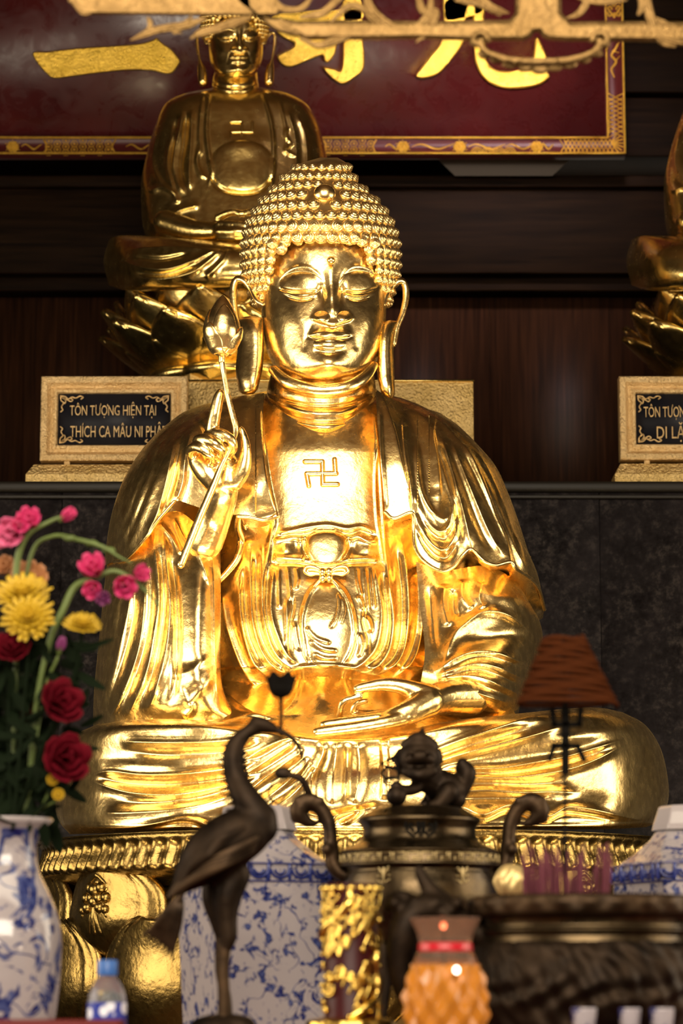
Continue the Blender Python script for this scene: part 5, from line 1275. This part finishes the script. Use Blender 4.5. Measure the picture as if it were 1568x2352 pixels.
mb=MB();tube(mb,[(628,1674,Yc,9),(660,1688,Yc,7),(684,1712,Yc,6),(698,1752,Yc,4),(704,1772,Yc,3)],10,24);tube(mb,[(704,1772,Yc,3),(700,1790,Yc,2.5),(686,1796,Yc,2.5)],8,12);mb.build('beak',M['bronze'],Cr)
mb=MB();tube(mb,[(645,1688,Yc,5),(645,1640,Yc,4.5),(645,1604,Yc,5.5)],10,12);mb.build('cup_stem',M['iron'],Cr)
mb=MB();c=P(645,1600,Yc);k=S(Yc);lathe(mb,(c.x,c.y,c.z),[(5*k,-4*k),(18*k,2*k),(26*k,14*k),(29*k,26*k),(36*k,48*k),(33*k,48*k),(24*k,26*k),(10*k,10*k)],48,n=40,fn=lambda r,z,th:(r*(1+.05*np.cos(th*6)),z+np.maximum(z-26*k,0)*.25*np.cos(th*6)));mb.build('lotus_cup',M['iron'],Cr)
# ---- lidded censer with lion
Yn=5.7;k=S(Yn);nx=P(963,2000,Yn).x
Cn=empty('lidded_censer',(nx,Yn,TZ),'large lidded bronze censer with key-pattern band and scrolled dragon handles','censer')
zn=lambda y:zy(y,Yn)
mb=MB();lathe(mb,(nx,Yn,0),[(.01,zn(2180)),(120*k,zn(2176)),(160*k,zn(2130)),(176*k,zn(2080)),(177*k,zn(2040)),(170*k,zn(2010)),(166*k,zn(2000)),(172*k,zn(1993))],96,n=60);mb.build('bowl',M['brass'],Cn)
mb=MB();lathe(mb,(nx,Yn,0),[(176*k,zn(1993)),(184*k,zn(1990)),(182*k,zn(1984)),(180*k,zn(1964)),(184*k,zn(1958)),(176*k,zn(1953)),(160*k,zn(1946)),(140*k,zn(1936)),(131*k,zn(1922)),(129*k,zn(1906)),(134*k,zn(1896)),(140*k,zn(1888)),(138*k,zn(1880)),(124*k,zn(1872)),(112*k,zn(1864)),(96*k,zn(1856)),(60*k,zn(1852)),(2*k,zn(1850))],96,n=120);mb.build('lid',M['brass'],Cn)
def key_unit(a0,da):
    zt_,zb_=zn(1966),zn(1982);pts=[(0,0),(0,1),(.8,1),(.8,.35),(.4,.35),(.4,0),(1,0)]
    return [(a0+da*u,zb_+(zt_-zb_)*v) for u,v in pts]
mb=MB();N=36
for i in range(N):
    a0=2*PI*i/N
    for (a,z),(b,z2) in zip(key_unit(a0,2*PI/N)[:-1],key_unit(a0,2*PI/N)[1:]):
        R_=182*k;tubeW(mb,[(nx+R_*math.sin(a+(b-a)*q/2),Yn-R_*math.cos(a+(b-a)*q/2),z+(z2-z)*q/2,.0017) for q in range(3)],5)
mb.build('key_band',M['brass_in'],Cn)
mb=MB()
for sx in(-1,1):
    for p in([(3,1890),(3,1928)],[(8,1890),(8,1915),(14,1922)],[(16,1892),(26,1890),(34,1898),(32,1912),(22,1924),(12,1932)],[(18,1902),(26,1902),(24,1910),(16,1914)]):
        tubeW(mb,[(nx+sx*a*k,Yn-math.sqrt((133*k)**2-(a*k)**2),zn(b),3*k) for a,b in p],6,12)
mb.build('pierced_emblem',M['iron'],Cn)
mb=MB()
for a0 in(-.50,.55):
    for (u,v) in(((-14,0),(14,2)),((-10,10),(12,12)),((0,-14),(0,18)),((-14,-10),(-4,-16)),((6,-14),(14,-8)),((-12,18),(-4,6)),((12,20),(4,6))):
        R_=175*k
        tubeW(mb,[(nx+R_*math.sin(a0+x/175),Yn-R_*math.cos(a0+x/175),zn(2018)+y*k,2.6*k) for x,y in(u,v)],6,3)
mb.build('inlaid_character',M['brass_in'],Cn)
for sx in(-1,1):
    mb=MB();q=lambda x:963+sx*(x-963)
    tube(mb,[(q(1120),2020,Yn,18),(q(1158),1990,Yn,19),(q(1166),1940,Yn,17),(q(1172),1890,Yn,17),(q(1196),1850,Yn,19),(q(1226),1842,Yn,22),(q(1240),1866,Yn,22),(q(1222),1886,Yn,14),(q(1204),1892,Yn,8)],16,60)
    for i in range(4): ball(mb,P(q(1190+i*18),1832+abs(i-1.5)*5,Yn-.01),11*S(Yn),10,8)
    ball(mb,P(q(1248),1880,Yn),12*S(Yn),10,8);ball(mb,P(q(1176),1950,Yn-.012),14*S(Yn),10,8)
    o=mb.build('handle',M['bronze_lit'],Cn);fuse(o,.004,3)
mb=MB();ball(mb,P(650,1776,Yn-.02),18*S(Yn),14,10,(1.1,.35,.75));tube(mb,[(664,1780,Yn-.02,6),(690,1788,Yn-.02,8),(705,1812,Yn-.01,9),(712,1836,Yn,10)],10,20)
tube(mb,[(640,1784,Yn-.02,2.5),(622,1804,Yn-.02,2.5),(618,1830,Yn-.02,2.5),(640,1846,Yn-.02,2.5),(656,1826,Yn-.02,2.5)],6,24);mb.build('antler',M['bronze'],Cn)
for i in range(3):
    a=[-.9,.9,3.14][i];mb=MB();tubeW(mb,[(nx+.10*math.sin(a),Yn-.10*math.cos(a),zn(2170),.03),(nx+.12*math.sin(a),Yn-.12*math.cos(a),TZ+.08,.022),(nx+.13*math.sin(a),Yn-.13*math.cos(a),TZ+.022,.024)],12,12);mb.build('foot',M['bronze'],Cn)
# lion on the lid
Li=empty('bronze_lion',P(980,1852,Yn),'small dark bronze lion crouching on the censer lid, paw on a ball','statue')
mb=MB()
def T_(*a,**kw): tube(mb,[(x,y,Yn+d,r) for x,y,d,r in a],14,6*len(a),**kw)
ball(mb,P(962,1742,Yn-.02),44*k,20,14,(1.05,1,1));T_((935,1712,-.02,16),(962,1700,-.03,20),(992,1712,-.02,16));T_((962,1700,-.02,16),(968,1684,-.02,9),(971,1670,-.02,3))
T_((935,1772,-.05,14),(962,1780,-.06,15),(992,1770,-.05,14));T_((940,1745,-.055,12),(965,1738,-.065,15),(988,1745,-.055,12))
T_((922,1730,0,14),(908,1745,0,10),(898,1738,0,4));T_((1002,1730,0,14),(1010,1748,0,9),(1016,1744,0,3))
T_((975,1785,0,34),(1005,1800,.01,36),(1035,1815,.01,36),(1045,1835,.01,26));T_((970,1790,0,26),(950,1812,-.02,15),(925,1815,-.03,14),(910,1808,-.035,15))
T_((1000,1800,.03,18),(985,1835,.03,14),(975,1848,.02,12));T_((1030,1820,-.02,24),(1010,1844,-.03,16),(995,1850,-.03,13))
T_((1052,1830,.01,18),(1066,1800,.01,20),(1072,1775,.01,22),(1062,1756,.01,16));T_((1058,1765,.01,14),(1060,1752,.01,9));T_((1078,1790,.01,10),(1082,1780,.01,8))
for x,y in((920,1770),(915,1755),(1005,1765),(1008,1780),(945,1705),(985,1706),(1020,1790),(1035,1795)): ball(mb,P(x,y,Yn-.01),11*k,10,8)
ball(mb,P(945,1728,Yn-.075),7*k,10,8);ball(mb,P(982,1728,Yn-.075),7*k,10,8)
o=mb.build('body',M['bronze'],Li);fuse(o,.0032,2)
mb=MB();ball(mb,P(910,1828,Yn-.035),24*k,20,14);mb.build('ball',M['bronze'],Li)
mb=MB()
for p in([(912,1736),(896,1744),(876,1754),(892,1762),(912,1764)],[(912,1768),(890,1764),(876,1776),(888,1788),(910,1786)],[(910,1786),(892,1786),(882,1796),(896,1804),(912,1796),(914,1812)],[(915,1730),(914,1770),(916,1800)]):
    tube(mb,[(x,y,Yn-.02,3) for x,y in p],8,24)
mb.build('reins',M['iron'],Li)
# ---- red and gold relief candle cylinder
Yg=4.95;kg=S(Yg);gx=P(806,2200,Yg).x
t=NT('deep_red_lacquer',(.035,.002,.003),.4,Specular_IOR_Level=.2);M['dred']=t.m
M['bright']=NT('bright_gilt',(.80,.55,.13),.22,1.0).m
Cy=empty('candle_holder',(gx,Yg,TZ),'red cylindrical candle holder wrapped in bright gilt dragon relief','candle holder')
mb=MB();lathe(mb,(gx,Yg,0),[(60*kg,TZ),(60*kg,zy(2034,Yg)),(56*kg,zy(2030,Yg))],64);mb.build('core',M['dred'],Cy)
mb=MB();lathe(mb,(gx,Yg,0),[(100*kg,TZ),(100*kg,zy(2362,Yg)),(96*kg,zy(2344,Yg)),(80*kg,zy(2340,Yg)),(64*kg,zy(2336,Yg))],64,n=30,fn=lambda r,z,th:(r*(1+.03*np.cos(th*14)),z));mb.build('base',M['bright'],Cy)
mb=MB()
def cyl(a,y,off=3): R_=(60+off)*kg;return (gx+R_*math.sin(a),Yg-R_*math.cos(a),zy(y,Yg))
for s0 in(0,PI*.9):
    tubeW(mb,[(*cyl(s0+3.2*t_/1.0+.5*math.sin(t_*9),2335-t_*285,5),(9+3*math.sin(t_*30))*kg) for t_ in np.linspace(0,1,60)],10)
for i in range(95):
    a=-1.7+3.4*random.random();y=random.uniform(2048,2330)
    if i%3==0: rr=random.uniform(12,19);tubeW(mb,[(*cyl(a+rr*(1-q/9)*math.cos(q)/62,y+rr*(1-q/9)*math.sin(q),5),3*kg) for q in np.linspace(0,7,20)],6)
    elif i%3==1: ball(mb,cyl(a,y,5),random.uniform(5,9)*kg,8,6)
    else:
        b=random.uniform(-.4,.4)
        for j in range(4): tubeW(mb,[(*cyl(a+(q+j*.3)*.12,y+q*q*6-j*5,5),3.5*kg) for q in np.linspace(-1.5,1.5,8)],6)
mb.build('dragon_relief',M['bright'],Cy)
mb=MB()
for i in range(18): ball(mb,cyl(2*PI*i/18,2042,4),9*kg,10,8)
mb.build('top_beading',M['bright'],Cy)
# ---- big round burner, right
Yr=4.95;kr=S(Yr);rx=P(1350,2200,Yr).x;zr_=lambda y:zy(y,Yr)
Br=empty('incense_burner',(rx,Yr,TZ),'wide dark bronze incense burner with polished neck in the lower right corner','censer')
mb=MB();lathe(mb,(rx,Yr,0),[(200*kr,zr_(2070)),(238*kr,zr_(2060)),(262*kr,zr_(2062)),(270*kr,zr_(2075)),(268*kr,zr_(2092)),(262*kr,zr_(2104)),(246*kr,zr_(2110))],128,n=50,cap=False,fn=lambda r,z,th:(r+.003*np.sin(th*26)*np.cos(z*160),z));mb.build('rim',M['bronze_lit'],Br)
mb=MB();lathe(mb,(rx,Yr,0),[(246*kr,zr_(2108)),(240*kr,zr_(2116)),(238*kr,zr_(2130)),(244*kr,zr_(2140)),(236*kr,zr_(2150)),(238*kr,zr_(2166))],128,n=40,cap=False);mb.build('polished_neck',M['brass'],Br)
def reliefn(r,z,th): return r+.006*np.sin(th*11+3*np.sin(z*40))*np.sin(z*55+2*np.sin(th*5))+.003*np.sin(th*31+z*90),z
mb=MB();lathe(mb,(rx,Yr,0),[(238*kr,zr_(2164)),(252*kr,zr_(2180)),(266*kr,zr_(2210)),(270*kr,zr_(2260)),(262*kr,zr_(2310)),(236*kr,zr_(2370)),(180*kr,zr_(2410)),(.02,zr_(2420))],220,n=110,cap=False,fn=reliefn);mb.build('belly',M['bronze'],Br)
mb=MB();lathe(mb,(rx,Yr,0),[(.001,zr_(2082)),(205*kr,zr_(2084))],48,cap=False);o=mb.build('ash_bed',pm('incense_ash',(.08,.06,.05),.95),Br)
for i in range(3):
    a=[-.8,.8,PI][i];mb=MB();tubeW(mb,[(rx+.14*math.sin(a),Yr-.14*math.cos(a),zr_(2395),.035),(rx+.15*math.sin(a),Yr-.15*math.cos(a),TZ+.03,.028)],12,8);mb.build('foot',M['bronze'],Br)
for sx in(-1,1):
    mb=MB();q=lambda x:1350+sx*(1350-x)*-1 if sx>0 else x
    Q=(lambda x:x) if sx<0 else (lambda x:2700-x)
    tube(mb,[(Q(1110),2150,Yr,32),(Q(1060),2120,Yr,34),(Q(1000),2090,Yr-.01,36),(Q(950),2100,Yr-.02,36),(Q(925),2150,Yr-.02,36),(Q(920),2220,Yr-.01,34),(Q(950),2290,Yr,34),(Q(1020),2330,Yr,34),(Q(1100),2300,Yr,30)],16,60)
    tube(mb,[(Q(1040),2090,Yr,24),(Q(1000),2060,Yr,24),(Q(972),2020,Yr,16),(Q(962),1996,Yr,12)],12,24);tube(mb,[(Q(960),2080,Yr-.01,22),(Q(915),2060,Yr-.01,16),(Q(892),2085,Yr-.01,12)],12,20)
    for i in range(7): ball(mb,P(Q(905+i*24),2075+(i%2)*26,Yr-.03),16*kr,10,8)
    o=mb.build('dragon_handle',M['bronze'],Br);fuse(o,.005,3)
# incense sticks, each one
M['incense']=pm('magenta_incense',(.10,.013,.026),.8)
def stick(x0,y0,Y0,x1,y1,Y1,first=[None]):
    mb=MB();tube(mb,[(x0,y0,Y0,2.6),(x1,y1,Y1,2.6)],6,2);o=mb.build('incense_stick',M['incense'],None);origin_to(o,P(x0,y0,Y0))
    tag(o,'thin magenta incense stick standing in the bundle in the big burner','incense stick','incense sticks in the big burner')
for i in range(110):
    x=1205+190*random.random();f=(x-1300)/100;Y0=Yr+random.uniform(-.10,.10);h=random.uniform(1925,2010)+abs(math.sin(x*.09))*22
    stick(x,2082+0,Y0,x+f*7+random.uniform(-7,5),h,Y0+random.uniform(-.02,.02))
# carved pale ball beside the burner
Ys=5.45;ks=S(Ys);sx_=P(1174,2022,Ys).x
Bl=empty('carved_ball',(sx_,Ys,TZ),'pale gilt carved openwork ball on a small stand between the censer and the burner','ornament')
def carve(r,z,th): return r*(1+.05*np.sin(th*5+z*90)+.04*np.sin(th*9-z*150)),z
mb=MB();cz_=zy(2024,Ys);lathe(mb,(sx_,Ys,cz_),[(39*ks*math.sin(a)+.0005,-39*ks*math.cos(a)) for a in np.linspace(.02,PI-.02,60)],90,fn=carve);mb.build('ball',NT('pale_gilt',(.72,.52,.22),.45,.6).m,Bl)
mb=MB();lathe(mb,(sx_,Ys,0),[(.05,TZ),(.05,TZ+.015),(.014,TZ+.03),(.012,cz_-44*ks),(.022,cz_-37*ks)],32);mb.build('stand',M['bronze'],Bl)
# ---- pierced stand and spiral incense
Yi=Yr-.02;ki=S(Yi)
St=empty('incense_stand',P(1297,2082,Yi),'thin black iron rod with a pierced longevity sign, planted in the big burner','stand')
mb=MB();tube(mb,[(1297,2084,Yi,4),(1297,1780,Yi,4.5),(1297,1598,Yi,5)],10,12);mb.build('rod',M['iron'],St)
mb=MB()
def bar2(pts,wd):
    for (a,b),(c_,d) in zip(pts[:-1],pts[1:]):
        A_,B_=P(a,b,Yi),P(c_,d,Yi);dd=(B_-A_);L_=dd.length+wd*ki;mid=(A_+B_)/2;q=dd.to_track_quat('X','Z').to_matrix()
        mb.box(mid,(L_,.012,wd*ki),q)
bar2([(1268,1632),(1272,1664),(1330,1664),(1333,1632)],13);bar2([(1276,1688),(1320,1688)],7);bar2([(1262,1742),(1272,1713),(1326,1713),(1340,1744)],13);bar2([(1298,1632),(1298,1770)],19)
mb.build('longevity_sign',M['iron'],St,smooth=False,bevel=.0015)
t=NT('terracotta_incense',(.060,.017,.006),.9,Specular_IOR_Level=0.0);t.bump(t.noise(70,4),.6,.003);M['terra']=t.m
Co=empty('spiral_incense',P(1300,1622,Yi),'reddish brown cone of coiled incense on top of the black rod','incense')
mb=MB();pts=[]
for i in range(12*36+1):
    f=i/(12*36);a=2*PI*12*f;y=1462+158*f;r=44+70*f**1.0;cxp=1294+8*f
    c=P(cxp,y,Yi);pts.append((c.x+r*ki*math.cos(a),Yi+r*ki*math.sin(a),c.z+.0015*math.sin(a*3.3),5.6*ki))
tubeW(mb,pts,8);mb.build('coil',M['terra'],Co)
mb=MB()
for a in(0,PI/2,PI,1.5*PI): tubeW(mb,[(P(1295,1460,Yi).x+38*ki*math.cos(a),Yi+38*ki*math.sin(a),P(0,1462,Yi).z,.003),(P(1297,1600,Yi).x,Yi,P(0,1600,Yi).z,.003)],6,3)
mb.build('wire_cradle',M['iron'],Co)
# ---- pineapple glass lamp
Yp=4.62;kp=S(Yp);ppx=P(1023,2250,Yp).x;zp=lambda y:zy(y,Yp)
Lm=empty('pineapple_lamp',(ppx,Yp,TZ),'lit orange glass lamp with diamond-cut pineapple body and red collar','lamp')
t=NT('amber_cut_glass',(.52,.19,.022),.16,Transmission_Weight=.25,IOR=1.35,Emission_Strength=.05);t.b.inputs['Emission Color'].default_value=(1,.36,.05,1);M['amber']=t.m
def dia(r,z,th):
    u=th*11/(2*PI)*2;v=(z-TZ)/.030
    a=np.abs(((u+v)%2)-1);b=np.abs(((u-v)%2)-1);return r*(1+.10*(np.minimum(a,1-0*a)*1.0+b-1.0)),z
mb=MB();lathe(mb,(ppx,Yp,0),[(50*kp,TZ),(66*kp,TZ+.01),(82*kp,zp(2400)),(92*kp,zp(2340)),(94*kp,zp(2300)),(90*kp,zp(2265)),(82*kp,zp(2235)),(76*kp,zp(2215))],264,n=150,cap=False,fn=dia);mb.build('cut_glass_body',M['amber'],Lm)
t=NT('smoky_glass',(.55,.36,.26),.15,Transmission_Weight=.85,IOR=1.2);M['smoky']=t.m
mb=MB();lathe(mb,(ppx,Yp,0),[(76*kp,zp(2216)),(68*kp,zp(2198)),(61*kp,zp(2184))],64,n=20,cap=False);mb.build('shoulder',M['smoky'],Lm)
mb=MB();lathe(mb,(ppx,Yp,0),[(61*kp,zp(2186)),(62*kp,zp(2182)),(61*kp,zp(2168)),(58*kp,zp(2165))],64,cap=False);mb.build('collar',pm('red_collar',(.45,.004,.015),.3),Lm)
mb=MB();lathe(mb,(ppx,Yp,0),[(58*kp,zp(2166)),(62*kp,zp(2150)),(70*kp,zp(2128)),(79*kp,zp(2108)),(77*kp,zp(2108)),(67*kp,zp(2130)),(58*kp,zp(2152))],96,n=30,cap=False,fn=lambda r,z,th:(r*(1+.02*np.cos(th*22)*np.clip((z-zp(2160))/.03,0,1)),z));mb.build('flared_rim',M['smoky'],Lm)
def glow(px,py,Y,r,c,st):
    t=NT('glowing_bulb',(1,.6,.4),.4);t.b.inputs['Emission Color'].default_value=(*c,1);t.b.inputs['Emission Strength'].default_value=st
    mb=MB();ball(mb,P(px,py,Y),r*S(Y),14,10,(1,1,1.2));return mb.build('bulb',t.m,Lm)
glow(1018,2126,Yp-.045,7,(1,.25,.12),5);glow(1048,2228,Yp-.066,7,(1,.75,.6),7)
mb=MB();tube(mb,[(1018,2126,Yp-.045,3),(1020,2200,Yp-.02,3),(1023,2330,Yp,4)],8,10);tube(mb,[(1048,2228,Yp-.066,3),(1040,2262,Yp-.05,3),(1023,2330,Yp,4)],8,10);mb.build('bulb_wires',M['iron'],Lm)
# ---- small cups lower right
sh=P(0,2380,4.5).z
Yq=4.52;mb=MB();mb.box((P(1430,2352,Yq).x,Yq,(TZ+sh)/2),(.30,.07,sh-TZ));o=mb.build('cup_tray',M['dred'],None,smooth=False,bevel=.003);origin_to(o,(P(1430,2352,Yq).x,Yq,TZ));tag(o,'low dark red tray raising the three little cups','tray')
t=NT('cup_porcelain',(.3,.27,.3),.12);n=t.noise(45,3,.6);t.set('Base Color',t.mix(t.mr(n,0,1,.52,.56),(.36,.32,.35),(.02,.025,.13)));M['cup']=t.m
for cxp,w_,lab in((1341,29,'small blue and white cup, leftmost of the three at the lower right'),(1446,25,'small blue and white cup, middle one of the three at the lower right'),(1520,28,'small blue and white cup, rightmost of the three at the lower right')):
    x=P(cxp,2340,Yq).x;kq=S(Yq);mb=MB();lathe(mb,(x,Yq,0),[(w_*.7*kq,sh+.0005),(w_*.72*kq,sh+.004),(w_*.9*kq,zy(2350,Yq)),(w_*kq,zy(2316,Yq)),(w_*.93*kq,zy(2316,Yq)),(w_*.8*kq,zy(2350,Yq))],40,n=30,cap=True);o=mb.build('cup',M['cup'],None);origin_to(o,(x,Yq,sh));tag(o,lab,'cup','cups at the lower right')
